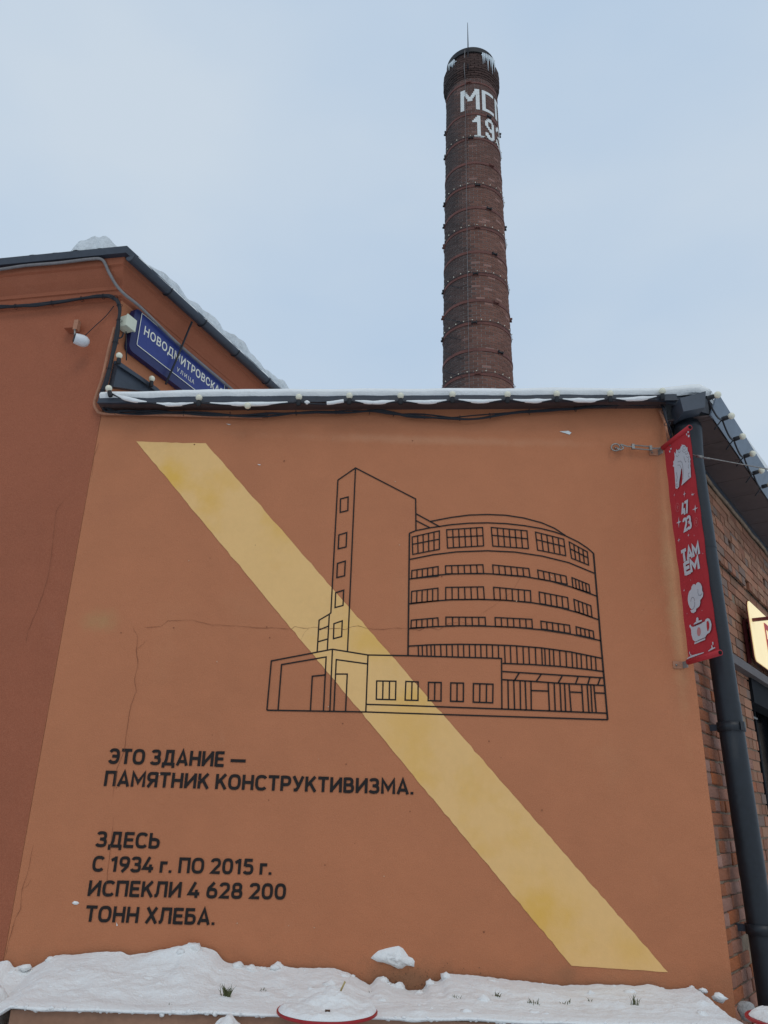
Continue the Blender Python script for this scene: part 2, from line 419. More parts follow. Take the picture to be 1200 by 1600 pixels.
# a plain bold grotesque drawn as strokes (centre lines in units of the capital height)
def se(cx, cy, rx, ry, a0, a1, n=18, p=2.75):
    o = []
    for k in range(n + 1):
        a = math.radians(a0 + (a1 - a0) * k / n); c, s_ = math.cos(a), math.sin(a)
        o.append((cx + rx * math.copysign(abs(c) ** (2 / p), c), cy + ry * math.copysign(abs(s_) ** (2 / p), s_)))
    return o
h_ = .08
def bowl(x0, x1, y0, y1): return [(x0, y1)] + se((x0 + x1) / 2, (y0 + y1) / 2, (x1 - x0) / 2, (y1 - y0) / 2, 88, -88, 12)[0:] + [(x0, y0)]
GL = {
 'Т': (.64, [[(0, .92), (.64, .92)], [(.32, 0), (.32, .92)]]), 'О': (.74, [se(.37, .5, .29, .42, 0, 360, 32)]),
 'Э': (.66, [se(.31, .5, .27, .42, 148, -148, 24), [(.2, .5), (.56, .5)]]),
 'З': (.62, [se(.28, .715, .22, .205, 160, -82, 14), se(.28, .29, .25, .21, 82, -160, 14), [(.2, .51), (.34, .51)]]),
 'Д': (.78, [[(0, .08), (.78, .08)], [(.08, .1), (.08, -.17)], [(.70, .1), (.70, -.17)], [(.17, .1), (.25, .4), (.27, .92), (.62, .92), (.62, .08)]]),
 'А': (.72, [[(.07, 0), (.36, .97), (.65, 0)], [(.17, .27), (.55, .27)]]), 'Н': (.68, [[(.08, 0), (.08, 1)], [(.60, 0), (.60, 1)], [(.08, .5), (.6, .5)]]),
 'И': (.70, [[(.08, 0), (.08, 1)], [(.62, 0), (.62, 1)], [(.10, .14), (.60, .86)]]), 'Е': (.57, [[(.08, 0), (.08, 1)], [(.08, .92), (.56, .92)], [(.08, .08), (.57, .08)], [(.08, .51), (.52, .51)]]),
 'П': (.68, [[(.08, 0), (.08, .92), (.60, .92), (.60, 0)]]), 'М': (.84, [[(.08, 0), (.08, .93), (.42, .30), (.76, .93), (.76, 0)]]),
 'Я': (.64, [[(.56, 0), (.56, 1)], [(.56, .92), (.3, .92)] + se(.3, .69, .22, .23, 92, 268, 12) + [(.56, .46)], [(.34, .44), (.08, 0)]]),
 'К': (.66, [[(.08, 0), (.08, 1)], [(.12, .40), (.58, 1)], [(.27, .60), (.61, 0)]]), 'С': (.68, [se(.37, .5, .29, .42, 38, 322, 26)]),
 'Р': (.62, [[(.08, 0), (.08, 1)], [(.08, .92), (.3, .92)] + se(.3, .67, .24, .25, 88, -88, 12) + [(.08, .42)]]),
 'У': (.66, [[(.05, 1), (.35, .36)], [(.61, 1), (.34, .26), (.24, .09), (.08, .08)]]),
 'В': (.64, [[(.08, 0), (.08, 1)], [(.08, .92), (.3, .92)] + se(.3, .72, .2, .2, 88, -88, 10) + [(.08, .52)], [(.3, .52)] + se(.31, .30, .24, .22, 88, -88, 10) + [(.08, .08)]]),
 'Л': (.70, [[(0, .08), (.10, .10), (.16, .25), (.19, .92), (.62, .92), (.62, 0)]]), 'Ь': (.62, [[(.08, 0), (.08, 1)], [(.08, .58), (.3, .58)] + se(.3, .33, .24, .25, 88, -88, 10) + [(.08, .08)]]),
 'Х': (.68, [[(.06, 0), (.60, 1)], [(.08, 1), (.62, 0)]]), 'Б': (.62, [[(.54, .92), (.08, .92), (.08, 0)], [(.08, .56), (.3, .56)] + se(.3, .32, .24, .24, 88, -88, 10) + [(.08, .08)]]),
 'г': (.44, [[(.08, 0), (.08, .64), (.43, .64)]]), '.': (.18, [[(.09, 0), (.09, .17)]]), '—': (.95, [[(0, .42), (.95, .42)]]),
 '0': (.64, [se(.32, .5, .24, .42, 0, 360, 28)]), '1': (.42, [[(.29, 0), (.29, 1)], [(.29, .90), (.03, .74)]]),
 '2': (.60, [se(.29, .69, .22, .23, 170, -20, 14) + [(.44, .50), (.10, .08), (.58, .08)]]),
 '3': (.60, [se(.28, .715, .22, .205, 165, -82, 14), se(.28, .29, .24, .21, 82, -165, 14), [(.2, .51), (.34, .51)]]),
 '4': (.64, [[(.38, 1), (.06, .26), (.64, .26)], [(.46, .52), (.46, 0)]]), '5': (.60, [[(.54, .92), (.13, .92), (.10, .52)], se(.29, .33, .24, .25, 130, -155, 16)]),
 '6': (.62, [se(.31, .32, .23, .24, 0, 360, 24), [(.085, .36), (.12, .62), (.42, 1)]]), '8': (.62, [se(.31, .71, .20, .21, 0, 360, 22), se(.31, .29, .235, .21, 0, 360, 24)]),
 '9': (.62, [se(.31, .68, .23, .24, 0, 360, 24), [(.535, .64), (.50, .38), (.20, 0)]]), '7': (.56, [[(0, .92), (.50, .92), (.18, 0)]])}
def stroke_text(body, O, ux, uz, width, height, toward, m, parent, wt=.205, gap=.10, name='letter', step=0.0):
    x = 0; lay = []
    for c_ in body:
        if c_ == ' ': x += .30 + 0 * gap; continue
        g_ = GL[c_]; lay.append((c_, x)); x += g_[0] + gap
    tot = x - gap; kx = width / tot; ky = height
    for c_, x0 in lay:
        parts = []
        for i, st_ in enumerate(GL[c_][1]):
            cl = len(st_) > 20 and (Vector((*st_[0], 0)) - Vector((*st_[-1], 0))).length < .01
            P = [O + ux * ((x0 + a) * kx) + uz * (b * ky) + toward * (step * i) for a, b in (st_[:-1] if cl else st_)]
            parts.append(line_vf(P, wt * height, toward, cl))
        v, f = join_vf(parts); obj(name, v, f, m, parent)

# ------------------------------------------------------------------ ground
def grid_mesh(name, xs, ys, zf, m, kind=None, parent=None, smooth=True):
    v = [Vector((x, y, zf(x, y))) for y in ys for x in xs]; nx = len(xs)
    f = [(j * nx + i, j * nx + i + 1, (j + 1) * nx + i + 1, (j + 1) * nx + i) for j in range(len(ys) - 1) for i in range(nx - 1)]
    return obj(name, v, f, m, parent, smooth=smooth, kind=kind)
xs = [-900, -400, -150, -60, -25] + [i * 0.5 for i in range(-24, 25)] + [25, 60, 150, 400, 900]
ys = [-900, -400, -150, -60, -25] + [i * 0.5 for i in range(-24, 25)] + [25, 60, 150, 400, 900]
grid_mesh('ground', xs, ys, lambda x, y: 0.05 * noise.noise(Vector((x * 0.8, y * 0.8, 0))) if abs(x) < 13 and abs(y) < 13 else 0.0, M_ground, kind='structure')

# ------------------------------------------------------------------ mural building
FY = 5.08                                            # plane of the front eave board
def eave_z(x): return 4.402 + (x + 1.878) * 0.0354    # underside of the eave board
mb = thing('mural_building', 'low terracotta building with cream diagonal stripe, line drawing and black lettering on its wall', 'building', Vector((C1.x, D, 0)))
xr = 2.1225
# plastered front: gently uneven sheet with a rounded right arris
def front_wall():
    nx, nz_ = 90, 90; v = []; f = []
    for j in range(nz_ + 1):
        tz = j / nz_
        for i in range(nx + 1):
            tx = i / nx
            x = C1.x + (xr - C1.x) * tx
            z = (eave_z(x) + 0.03) * tz
            edge = xr + 0.006 * noise.noise(Vector((0, 0, z * 3))) if i == nx else x
            y = D + 0.0007 * noise.noise(Vector((x * 1.2, 3, z * 1.2))) * (1 if 0 < i < nx else 0)
            d = xr - x
            if d < 0.06: y += (0.06 - d) ** 2 * 1.0
            v.append(Vector((edge if i == nx else x, y, z)))
    for j in range(nz_):
        for i in range(nx):
            a = j * (nx + 1) + i
            f.append((a, a + 1, a + nx + 2, a + nx + 1))
    return obj('plaster_wall', v, f, M_plaster, mb, smooth=True)
front_wall()
b1 = D + 0.012
BK = [Vector((C1.x, b1, 0)), Vector((xr - .005, b1, 0)), Vector((xr - .005, D + .5, 0)), Vector((C1.x + 0.2, D + .5, 0))]
prism('wall_core', BK, [q + ZUP * (eave_z(q.x) + .02) for q in BK], M_mortar, mb)

# artwork (flat print on the wall, 2-6 mm proud)
FN = Vector((0, -1, 0))
def W(off): return lambda a, b: wallp(a, b, off)
v, f = poly_vf([[(213, 690), (322, 693), (1044, 1519), (893, 1509)]], W(0.003))
# subdivide ragged edges
def ragged(p, q, n, amp):
    o = []
    for k in range(n):
        t = k / n; o.append((p[0] + (q[0] - p[0]) * t + random.uniform(-amp, amp), p[1] + (q[1] - p[1]) * t + random.uniform(-amp, amp)))
    return o
sp = ragged((213, 690), (322, 693), 12, .5) + ragged((322, 693), (1044, 1519), 110, .8) + ragged((1044, 1519), (893, 1509), 16, .5) + ragged((893, 1509), (213, 690), 110, .8)
v, f = poly_vf([sp], W(0.003)); obj('painted_stripe', v, orient(v, f, FN), M_stripe, mb)

A = lambda ox, oy, s: (lambda pts: [(ox + x / s, oy + y / s) for x, y in pts])
K5 = A(400, 700, 4.0); K6 = A(620, 780, 3.5294); K7 = A(400, 900, 5.0); K1 = lambda p: p
DR = []
def L(conv, pts, wd=0.0095, closed=False):
    DR.append(line_vf([wallp(a, b, 0.0042) for a, b in conv(pts)], wd, FN, closed))
L(K1, [(528, 750), (555.5, 731), (649.5, 779.5), (650, 829)])
L(K1, [(528, 750), (517, 957.5), (514.6, 959.6), (498.6, 969), (495.6, 1018.4)])
L(K1, [(555.5, 731), (543, 1017)])
L(K1, [(514.6, 959.6), (511.4, 1015.6)])
L(K1, [(499, 984), (514, 978)]); L(K1, [(497.4, 1002.6), (512, 998.4)])
for q in ([(532, 779.5), (544, 776.3), (543.5, 797.5), (531.5, 800.5)], [(529.5, 835.8), (541.8, 832), (540.8, 854.5), (528.5, 857.3)],
          [(527.3, 880.3), (539.5, 876.5), (538.5, 899.5), (526.3, 902.3)], [(524.5, 926), (537, 922), (536, 946), (523.5, 949.3)],
          [(521.8, 974.5), (534.8, 970), (533.8, 994.5), (521, 998)]): L(K1, q, closed=True)
L(K1, [(417, 1109.6), (424, 1032.6), (519.4, 1014.4), (575, 1023.4), (640, 1024.5), (783.7, 1028.7), (784.3, 1107.8)])
L(K1, [(417, 1109.6), (571.6, 1112.4), (620, 1114.1), (949.5, 1124.5)])
L(K1, [(434.4, 1109.8), (440, 1038.4), (509.6, 1026.4), (505.4, 1111)])
L(K1, [(485, 1110.8), (488, 1056.6), (508, 1054.6)])
L(K1, [(519.4, 1014.4), (515.4, 1111.2)])
L(K1, [(521.6, 1111.2), (525.4, 1030.6), (574.4, 1037.4)])
L(K1, [(524, 1053.2), (542.6, 1053.2), (540, 1111.6)])
L(K1, [(575, 1023.4), (571.6, 1112.4)])
L(K1, [(573, 1100.6), (620, 1101.9), (784.3, 1107.8), (947.5, 1114.3)])
for q, ms in (([(588.6, 1064), (618.6, 1064.4), (618, 1093.4), (588, 1092.6)], (.33, .67)), ([(634.2, 1064.7), (653.4, 1065.5), (653.1, 1094.4), (633, 1093.9)], (.5,)),
              ([(669.6, 1066.1), (689.4, 1066.4), (689.1, 1095.3), (669, 1094.7)], (.5,)), ([(704.4, 1067), (724.2, 1067.3), (724, 1096.1), (704.1, 1095.6)], (.5,)),
              ([(739.8, 1068.1), (770.4, 1069), (769.9, 1098.1), (739.5, 1097)], (.33, .67))):
    L(K1, q, closed=True)
    for t in ms: L(K1, [(q[0][0] + (q[1][0] - q[0][0]) * t, q[0][1] + (q[1][1] - q[0][1]) * t), (q[3][0] + (q[2][0] - q[3][0]) * t, q[3][1] + (q[2][1] - q[3][1]) * t)])
L(K6, [(70, 187), (62, 860)], .011)
L(K6, [(70, 187), (105, 173), (185, 157), (300, 140), (400, 132), (500, 130), (600, 134), (700, 145), (800, 162), (870, 180), (930, 201), (1000, 235), (1050, 268), (1085, 298)])
L(K6, [(185, 122), (300, 100), (400, 87), (500, 84), (600, 88), (700, 103), (800, 130), (870, 160), (930, 200)])
L(K6, [(107, 80), (238, 152)]); L(K6, [(107, 118), (185, 158)])
L(K6, [(1085, 298), (1105, 535), (1125, 780), (1140, 950), (1163, 1216)], .012)
for q in ([(70, 332), (200, 306), (330, 290), (500, 284), (650, 291), (800, 313), (950, 350), (1090, 408)],
          [(70, 440), (200, 421), (300, 412), (450, 409), (530, 412), (700, 425), (850, 452), (960, 483), (1105, 535)],
          [(68, 577), (200, 562), (300, 554), (450, 552), (600, 557), (750, 571), (900, 598), (1000, 625), (1115, 665)],
          [(66, 714), (200, 703), (350, 698), (500, 700), (650, 706), (800, 720), (960, 744), (1125, 780)],
          [(66, 810), (200, 802), (350, 800), (500, 802), (650, 808), (800, 820), (960, 842), (1135, 878)],
          [(583, 905), (750, 912), (900, 922), (1050, 938), (1140, 950)], [(583, 950), (1140, 985)], [(583, 995), (745, 1004), (900, 1015), (1143, 1027)]): L(K6, q)
def lerp(poly, x):
    for (x0, y0), (x1, y1) in zip(poly, poly[1:]):
        if x0 <= x <= x1: return y0 + (y1 - y0) * (x - x0) / (x1 - x0)
    return poly[-1][1]
for a, b in (((675, 958), (650, 998)), ((797, 965), (770, 1003)), ((912, 975), (890, 1013)), ((1000, 980), (985, 1020)), ((1065, 983), (1053, 1022)), ((1122, 987), (1108, 1025))): L(K6, [a, b])
cb = [(583, 995), (745, 1004), (900, 1015), (1143, 1027)]
for xt, xb in ((613, 616), (645, 650), (680, 683), (708, 714), (740, 742), (835, 842), (868, 874), (900, 907), (925, 932), (950, 962), (1020, 1029), (1050, 1060), (1070, 1078), (1087, 1100)):
    L(K6, [(xt, lerp(cb, xt)), (xb, lerp([(580, 1157), (1155, 1180)], xb))])
L(K6, [(740, 1055), (836, 1058)]); L(K6, [(955, 1063), (1024, 1066)]); L(K6, [(1094, 1068), (1149, 1070)])
up = [(66, 810), (200, 802), (350, 800), (500, 802), (650, 808), (800, 820), (960, 842), (1135, 878)]
for x in (118, 140, 165, 188, 208, 242, 274, 305, 337, 368, 400, 432, 463, 495, 527, 560): L(K6, [(x, lerp(up, x)), (x + 2, lerp([(0, 858), (62, 860), (575, 878)], x))], .0085)
lo = [(583, 905), (750, 912), (900, 922), (1050, 938), (1140, 950)]
for x in (598, 630, 665, 700, 732, 768, 803, 820, 845, 868, 902, 937, 970, 995, 1020, 1050, 1075, 1100): L(K6, [(x - 4, lerp(up, x)), (x, lerp(lo, x))], .0085)
def win(q, n, mid=False, wd=.0085):
    L(K6, q, wd, True)
    a, b, c, d = q
    for k in range(1, n):
        t = k / n; L(K6, [(a[0] + (b[0] - a[0]) * t, a[1] + (b[1] - a[1]) * t), (d[0] + (c[0] - d[0]) * t, d[1] + (c[1] - d[1]) * t)], wd)
    if mid: L(K6, [(a[0] * .58 + d[0] * .42, a[1] * .58 + d[1] * .42), (b[0] * .55 + c[0] * .45, b[1] * .55 + c[1] * .45)], wd)
for q, n in (([(85, 208), (235, 174), (235, 276), (88, 304)], 5), ([(275, 168), (473, 155), (479, 257), (280, 269)], 6), ([(521, 155), (718, 174), (726, 272), (530, 258)], 6),
             ([(765, 181), (921, 220), (932, 311), (777, 280)], 5), ([(951, 235), (1051, 290), (1058, 363), (964, 325)], 4)): win(q, n, True)
for q, n in (([(83, 393), (228, 371), (228, 424), (82, 438)], 5), ([(268, 367), (475, 361), (479, 411), (270, 411)], 6), ([(529, 362), (728, 382), (735, 430), (533, 413)], 6),
             ([(777, 390), (933, 424), (940, 469), (783, 438)], 5), ([(966, 432), (1060, 470), (1066, 516), (972, 487)], 5),
             ([(82, 508), (227, 490), (227, 560), (80, 573)], 5), ([(270, 486), (478, 483), (483, 552), (270, 555)], 6), ([(534, 485), (737, 504), (740, 568), (538, 553)], 6),
             ([(785, 511), (942, 542), (948, 605), (790, 575)], 5), ([(977, 552), (1070, 587), (1077, 650), (985, 618)], 4),
             ([(80, 667), (227, 654), (229, 702), (78, 710)], 5), ([(271, 650), (487, 651), (490, 697), (271, 698)], 6), ([(542, 652), (745, 662), (748, 711), (545, 702)], 6),
             ([(795, 672), (953, 695), (957, 740), (798, 715)], 5), ([(989, 703), (1083, 727), (1088, 768), (993, 747)], 4)): win(q, n)
v, f = join_vf(DR); obj('line_drawing', v, f, M_black, mb)

for body, pl, pr_, hpx in (('ЭТО ЗДАНИЕ —', (168.6, 1193), (383, 1199), 23.5), ('ПАМЯТНИК КОНСТРУКТИВИЗМА.', (162, 1228), (646, 1241.5), 23.5),
                           ('ЗДЕСЬ', (149, 1323), (248.4, 1326), 24), ('С 1934 г. ПО 2015 г.', (143, 1361.5), (424, 1367), 24),
                           ('ИСПЕКЛИ 4 628 200', (136.4, 1400), (446, 1405.5), 24.5), ('ТОНН ХЛЕБА.', (131.7, 1440), (335, 1445.5), 25)):
    O = wallp(*pl, 0.0045); E_ = wallp(*pr_, 0.0045); T = wallp(pl[0] + 4, pl[1] - hpx, 0.0045)
    ux = (E_ - O); wd = ux.length; ux.normalize()
    stroke_text(body, O, ux, ZUP, wd, T.z - O.z, FN, M_black, mb, step=.00015)

# cracks and scars in the plaster
CR = []
def crack(pts, wd=.0028, fn=wallp, tw=FN):
    P = []
    for (a, b), (c, d) in zip(pts, pts[1:]):
        for k in range(3):
            t = k / 3; P.append((a + (c - a) * t + random.uniform(-.5, .5), b + (d - b) * t + random.uniform(-.5, .5)))
    P.append(pts[-1]); v, f = line_vf([fn(a, b, 0.0048) for a, b in P], wd * .8, tw)
    for i in range(0, len(v), 2):
        m_ = (v[i] + v[i + 1]) / 2; k = random.uniform(.35, 1.15) * (.3 if i in (0, len(v) - 2) else 1); v[i] = m_ + (v[i] - m_) * k; v[i + 1] = m_ + (v[i + 1] - m_) * k
    return v, f
CR.append(crack([(225, 981), (252, 979), (262, 970), (300, 969), (330, 976), (370, 978), (400, 981), (425, 981), (442, 982), (454, 983), (461, 979), (475, 982), (490, 980), (505, 982), (530, 982), (540, 984), (550, 979), (560, 978), (575, 982), (600, 984), (615, 981), (637, 982), (655, 985), (665, 981), (673, 981), (685, 984), (702, 974), (719, 971), (734, 975)], .0032))
CR.append(crack([(208, 980), (215, 995), (213, 1015), (216, 1040), (210, 1060), (213, 1080), (205, 1100), (198, 1140), (195, 1170), (183, 1200), (176, 1248)], .0035))
CR.append(crack([(178, 1275), (172, 1330), (168, 1360), (165, 1400)], .0028))
CR.append(crack([(155, 690), (147, 714), (143, 745)], .003))
CR.append(crack([(52, 1320), (44, 1362), (34, 1390), (32, 1420), (22, 1440), (14, 1470), (8, 1495)], .003))
CR.append(crack([(820, 890), (800, 925), (770, 948), (750, 960)], .0015))
CR.append(crack([(470, 1000), (476, 988), (484, 980)], .0016))
CR.append(crack([(213, 1015), (224, 1006), (229, 999)], .0016))
CR.append(crack([(32, 1390), (44, 1383), (49, 1372)], .0018))
for v, f in CR: obj('plaster_crack', v, f, M_crack, mb)
for q in ([(874, 674), (888, 673), (893, 676), (890, 679)], [(353, 662), (361, 663), (358, 664)], [(402, 725), (408, 726), (405, 727)], [(182, 1441), (184, 1446), (182, 1447)]):
    v, f = poly_vf([q], W(.0046)); obj('bare_scar', v, orient(v, f, FN), M_white, mb)
random.seed(44)
for k in range(46):
    x = random.uniform(170, 1010); y = random.uniform(660, 1480); r = random.uniform(.5, 1.5)
    q = [(x + r * random.uniform(.5, 1.3) * math.cos(a), y + r * random.uniform(.5, 1.3) * math.sin(a)) for a in np.linspace(0, 5.2, 6)]
    v, f = poly_vf([q], W(.0046)); obj('plaster_chip', v, orient(v, f, FN), M_crack if k % 3 else M_chip, mb)
random.seed(12)
DP = []
for k in range(130):                                  # damp specks above the snow
    x = random.gauss(640, 48); y = 1545 - abs(random.gauss(0, 24)); r = random.uniform(.25, .9)
    q = [(x + r * random.uniform(.5, 1.3) * math.cos(a), y + r * random.uniform(.7, 1.8) * math.sin(a)) for a in np.linspace(0, 5.4, 6)]
    DP.append(q)
v, f = poly_vf(DP, W(.0046)); obj('dirt_speckle', v, orient(v, f, FN), M_damp, mb, kind='stuff')

# ---- brick side wall
SD, SN = dr(SIDE), nrm(SIDE)
S0 = Vector((C2.x, C2.y, 0))
def sp_(u, off, z): return S0 + SD * u + SN * off + ZUP * z
UO0, UO1, ZO0, ZO1 = 1.70, 3.25, 0.95, 2.78            # window opening in the side wall
UEND, ZTOP = 7.0, 4.34
def sbox(name, u0, u1, z0, z1, o0, o1, m, parent=mb, **k):
    return box(name, sp_((u0 + u1) / 2, (o0 + o1) / 2, (z0 + z1) / 2), axs(SIDE), ((u1 - u0) / 2, (o1 - o0) / 2, (z1 - z0) / 2), m, parent, **k)
back = [sbox_ for sbox_ in ()]
V = []
for (a, b, c, d) in ((0.02, UO0, 0, ZTOP + .1), (UO1, UEND, 0, ZTOP + .1), (UO0, UO1, 0, ZO0), (UO0, UO1, ZO1, ZTOP + .1)):
    V.append(box_vf(sp_((a + b) / 2, -0.16, (c + d) / 2), axs(SIDE), ((b - a) / 2, 0.156, (d - c) / 2)))
v, f = join_vf(V); obj('mortar_bed', v, f, M_mortar, mb)
# bricks
def brick_mesh(Lh, seed):
    random.seed(seed); bm = bmesh.new()
    bmesh.ops.create_cube(bm, size=1.0)
    for q in bm.verts:
        q.co.x *= Lh; q.co.y *= 0.02; q.co.z *= 0.070
        q.co.x += random.uniform(-.006, .006); q.co.z += random.uniform(-.005, .005); q.co.y += random.uniform(-.003, .003)
    bmesh.ops.bevel(bm, geom=[e for e in bm.edges], offset=0.006, segments=1, affect='EDGES')
    me = bpy.data.meshes.new('brick'); bm.to_mesh(me); bm.free(); me.materials.append(M_brick); return me
FULL = [brick_mesh(0.242, s) for s in range(5)]; HALF = [brick_mesh(0.112, 20 + s) for s in range(4)]
random.seed(5)
blist = []
pitch = 0.0815
nc = int(ZTOP / pitch)
for r in range(nc + 1):
    z = 0.02 + (r + .5) * pitch
    if z > ZTOP: break
    header = r % 3 == 2
    u = 0.014
    first = True
    while u < UEND - .15:
        if header or (first and r % 2 == 0): ln = 0.125
        else: ln = 0.255
        first = False
        uc = u + ln / 2
        inop = (uc + ln / 2 > UO0 + .02 and uc - ln / 2 < UO1 - .02 and ZO0 - .03 < z < ZO1 + .02)
        if inop:
            if uc - ln / 2 < UO0 - .06:                      # cut brick at the jamb
                blist.append(((u + UO0) / 2, z, UO0 - u - .01, False))
            u += ln; continue
        blist.append((uc, z, ln - .012, ln > .2)); u += ln
def boff(u, z):
    b = 0.032 if 3.62 < z < 3.98 else 0.0
    return b
def bscore(b):
    P = sp_(b[0], 0, b[1]) - CAM
    w_ = P.dot(_F); x = 600 + FPX * P.dot(_R) / w_; y = 800 - FPX * P.dot(_U) / w_
    vis = 1020 < x < 1206 and 560 < y < 1620
    return (0 if vis else 1000) + P.length
order = sorted(range(len(blist)), key=lambda i: bscore(blist[i]))
indiv = set(order[:296])
bw = thing_holder = obj('brick_face', [sp_(0.0, -0.012, 0.0), sp_(UEND, -0.012, 0.0), sp_(UEND, -0.012, 0.001)], [(0, 1, 2)], M_mortar, mb)
SV = []; SCOL = []
rotm = Matrix((SD, SN, ZUP)).transposed().to_4x4()
bwL = root_loc(bw)
for i, (u, z, ln, full) in enumerate(blist):
    j = random.uniform(-.003, .004); dz = random.uniform(-.003, .003)
    recess = -0.02 if random.random() < .05 else 0
    o_ = boff(u, z) * 1.0 + j - .004 + recess
    if i in indiv:
        if full: me = random.choice(FULL); sx = 1.0
        elif ln < .13: me = random.choice(HALF); sx = ln / .112
        else: me = random.choice(FULL); sx = ln / .242
        o = bpy.data.objects.new('brick', me); COL.objects.link(o); o.parent = bw
        mt = rotm @ Matrix.Rotation(random.uniform(-.012, .012), 4, 'Y') @ Matrix.Diagonal((sx, 1, 1, 1))
        mt.translation = sp_(u, o_, z + dz) - bwL
        o.matrix_local = mt
    else:
        vv, ff = box_vf(sp_(u, o_ - .002, z + dz), axs(SIDE), (ln / 2, .011, .0345)); SV.append((vv, ff))
        k = random.uniform(.72, 1.2); g = random.random()
        c = (0.30 * k, (0.125 + .03 * g) * k, (0.072 + .02 * g) * k)
        if random.random() < .12: c = (.2, .13, .1)
        SCOL += [c] * 6
v, f = join_vf(SV); obj('brick_mass', v, f, M_brickattr, bw, kind='stuff', cols=SCOL)
# grey jointing in front of the corner (blobs of mortar on the joints)
# painted arris strip where the plaster laps the brick
# lintel beam above the window
sbox('lintel_beam', 0.62, 5.5, 2.735, 2.81, -0.01, 0.075, M_beam, bev=.004)
# window
wn = box('window', sp_((UO0 + UO1) / 2, -0.17, (ZO0 + ZO1) / 2), axs(SIDE), ((UO1 - UO0) / 2 - .002, .004, (ZO1 - ZO0) / 2 - .002), M_glass, mb)
V = []
for (a, b, c, d) in ((UO0, UO0 + .07, ZO0, ZO1), (UO1 - .07, UO1, ZO0, ZO1), (UO0 + .07, UO1 - .07, ZO1 - .09, ZO1), (UO0 + .07, UO1 - .07, ZO0, ZO0 + .07), (UO0 + .55, UO0 + .60, ZO0 + .07, ZO1 - .09)):
    V.append(box_vf(sp_((a + b) / 2, -0.13, (c + d) / 2), axs(SIDE), ((b - a) / 2, .035, (d - c) / 2)))
v, f = join_vf(V); obj('window_frame', v, f, M_frame, wn)
for z0, z1 in ((1.96, 2.25), (1.66, 1.94), (1.36, 1.64)):
    sbox('panel', UO0 + .10, UO0 + .50, z0, z1, -.160, -.145, M_panel, parent=wn)
sbox('window_head', UO0 - .02, UO1 + .02, ZO1 - .25, ZO1 - .002, -.09, .03, M_frame, parent=wn)
a = sp_(UO0 + .12, -.10, 2.47); sweep('stay_bar', [a, a + SD * .5 + ZUP * -.0], .012, M_steel, wn)
# reveal lining
V = [box_vf(sp_(UO0 + .004, -.155, (ZO0 + ZO1) / 2), axs(SIDE), (.006, .14, (ZO1 - ZO0) / 2))]
v, f = join_vf(V); obj('jamb', v, f, M_mortar, mb)

# ---- roof
ztopf = 0.062
OVS = 0.33
cornerR = meet(Vector((0, FY, 0)), 90, 0, S0, SIDE, OVS)      # plan point
# heading 90 has normal (0,-1): plane Y = FY
cornerR = Vector((S0.x + (OVS + (FY - S0.y) * math.sin(math.radians(SIDE))) / math.cos(math.radians(SIDE)), FY, 0))
xL = C1.x + 0.005
def fr(x, y, dz): return Vector((x, y, eave_z(x) + dz))
def eave_strip(name, x0, x1, y0, y1, d0, d1, m, parent=mb, n=1):
    V = []; Fc = []
    for i in range(n + 1):
        x = x0 + (x1 - x0) * i / n
        V += [fr(x, y0, d0), fr(x, y1, d0), fr(x, y1, d1), fr(x, y0, d1)]
    for i in range(n):
        a = 4 * i
        Fc += [(a, a + 4, a + 7, a + 3), (a + 1, a + 2, a + 6, a + 5), (a, a + 1, a + 5, a + 4), (a + 3, a + 7, a + 6, a + 2)]
    Fc += [(0, 3, 2, 1), (4 * n, 4 * n + 1, 4 * n + 2, 4 * n + 3)]
    return obj(name, V, Fc, m, parent)
eave_strip('fascia', xL, 2.19, FY, FY + .02, 0.0, ztopf, M_dark)
eave_strip('soffit', xL, xr, FY + .021, D + .01, 0.0, .018, M_soffit)
eave_strip('drip_edge', xL, 2.19, FY - .012, FY - .002, -0.003, .006, M_dark)
# side fascia: from the front corner back along the side wall
zs = 4.43
E0 = Vector((cornerR.x, cornerR.y, 0)); LEN = 7.0
ef0, ef1 = E0, E0 + SD * LEN
def side_fascia():
    v = [ef0 + ZUP * zs, ef1 + ZUP * zs, ef1 + ZUP * (zs + .17) + SN * .07, ef0 + ZUP * (zs + .17) + SN * .07]
    w_ = [p - SN * .012 for p in v]
    return prism('side_fascia', v, w_, M_fascia, mb)
side_fascia()
# soffit of the side overhang made of panels that can be told apart
ps = 0.42
k = 0; u = -0.25
sk = (E0 - S0).dot(SD)
while u < LEN - .5:
    u0, u1 = u + .004, u + ps - .004
    a = [sp_(u0, 0.0, zs), sp_(u1, 0.0, zs), sp_(u1, OVS - .004, zs), sp_(u0, OVS - .004, zs)]
    if u0 < sk + .02 and k == 0: a = [Vector((xr + .0, D - .0, zs)), sp_(u1, 0, zs), sp_(u1, OVS - .004, zs), Vector((cornerR.x - .01, FY + .022, zs))]
    prism('soffit_panel', a, [q + ZUP * .012 for q in a], M_soffit, mb); u += ps; k += 1
# front corner underside between soffit and hopper
a = [Vector((xr - .01, FY + .021, eave_z(2.1) - .004)), Vector((cornerR.x, FY + .021, zs + .02)), Vector((cornerR.x - .0, FY + .021, zs + .15)), Vector((xr - .01, FY + .021, eave_z(2.1) + .06))]
prism('corner_flashing', a, [q + Vector((0, .02, 0)) for q in a], M_dark, mb)
sweep('wall_joint_bead', [sp_(0.05 + .25 * i, .022 + .006 * math.sin(i * 2.1), zs - .075 + .008 * math.sin(i * 1.7)) for i in range(27)], .017, M_mortar, mb, n=6)
sbox('wall_joint_board', 0.02, UEND - .1, zs - .055, zs - .004, .002, .03, M_dark)
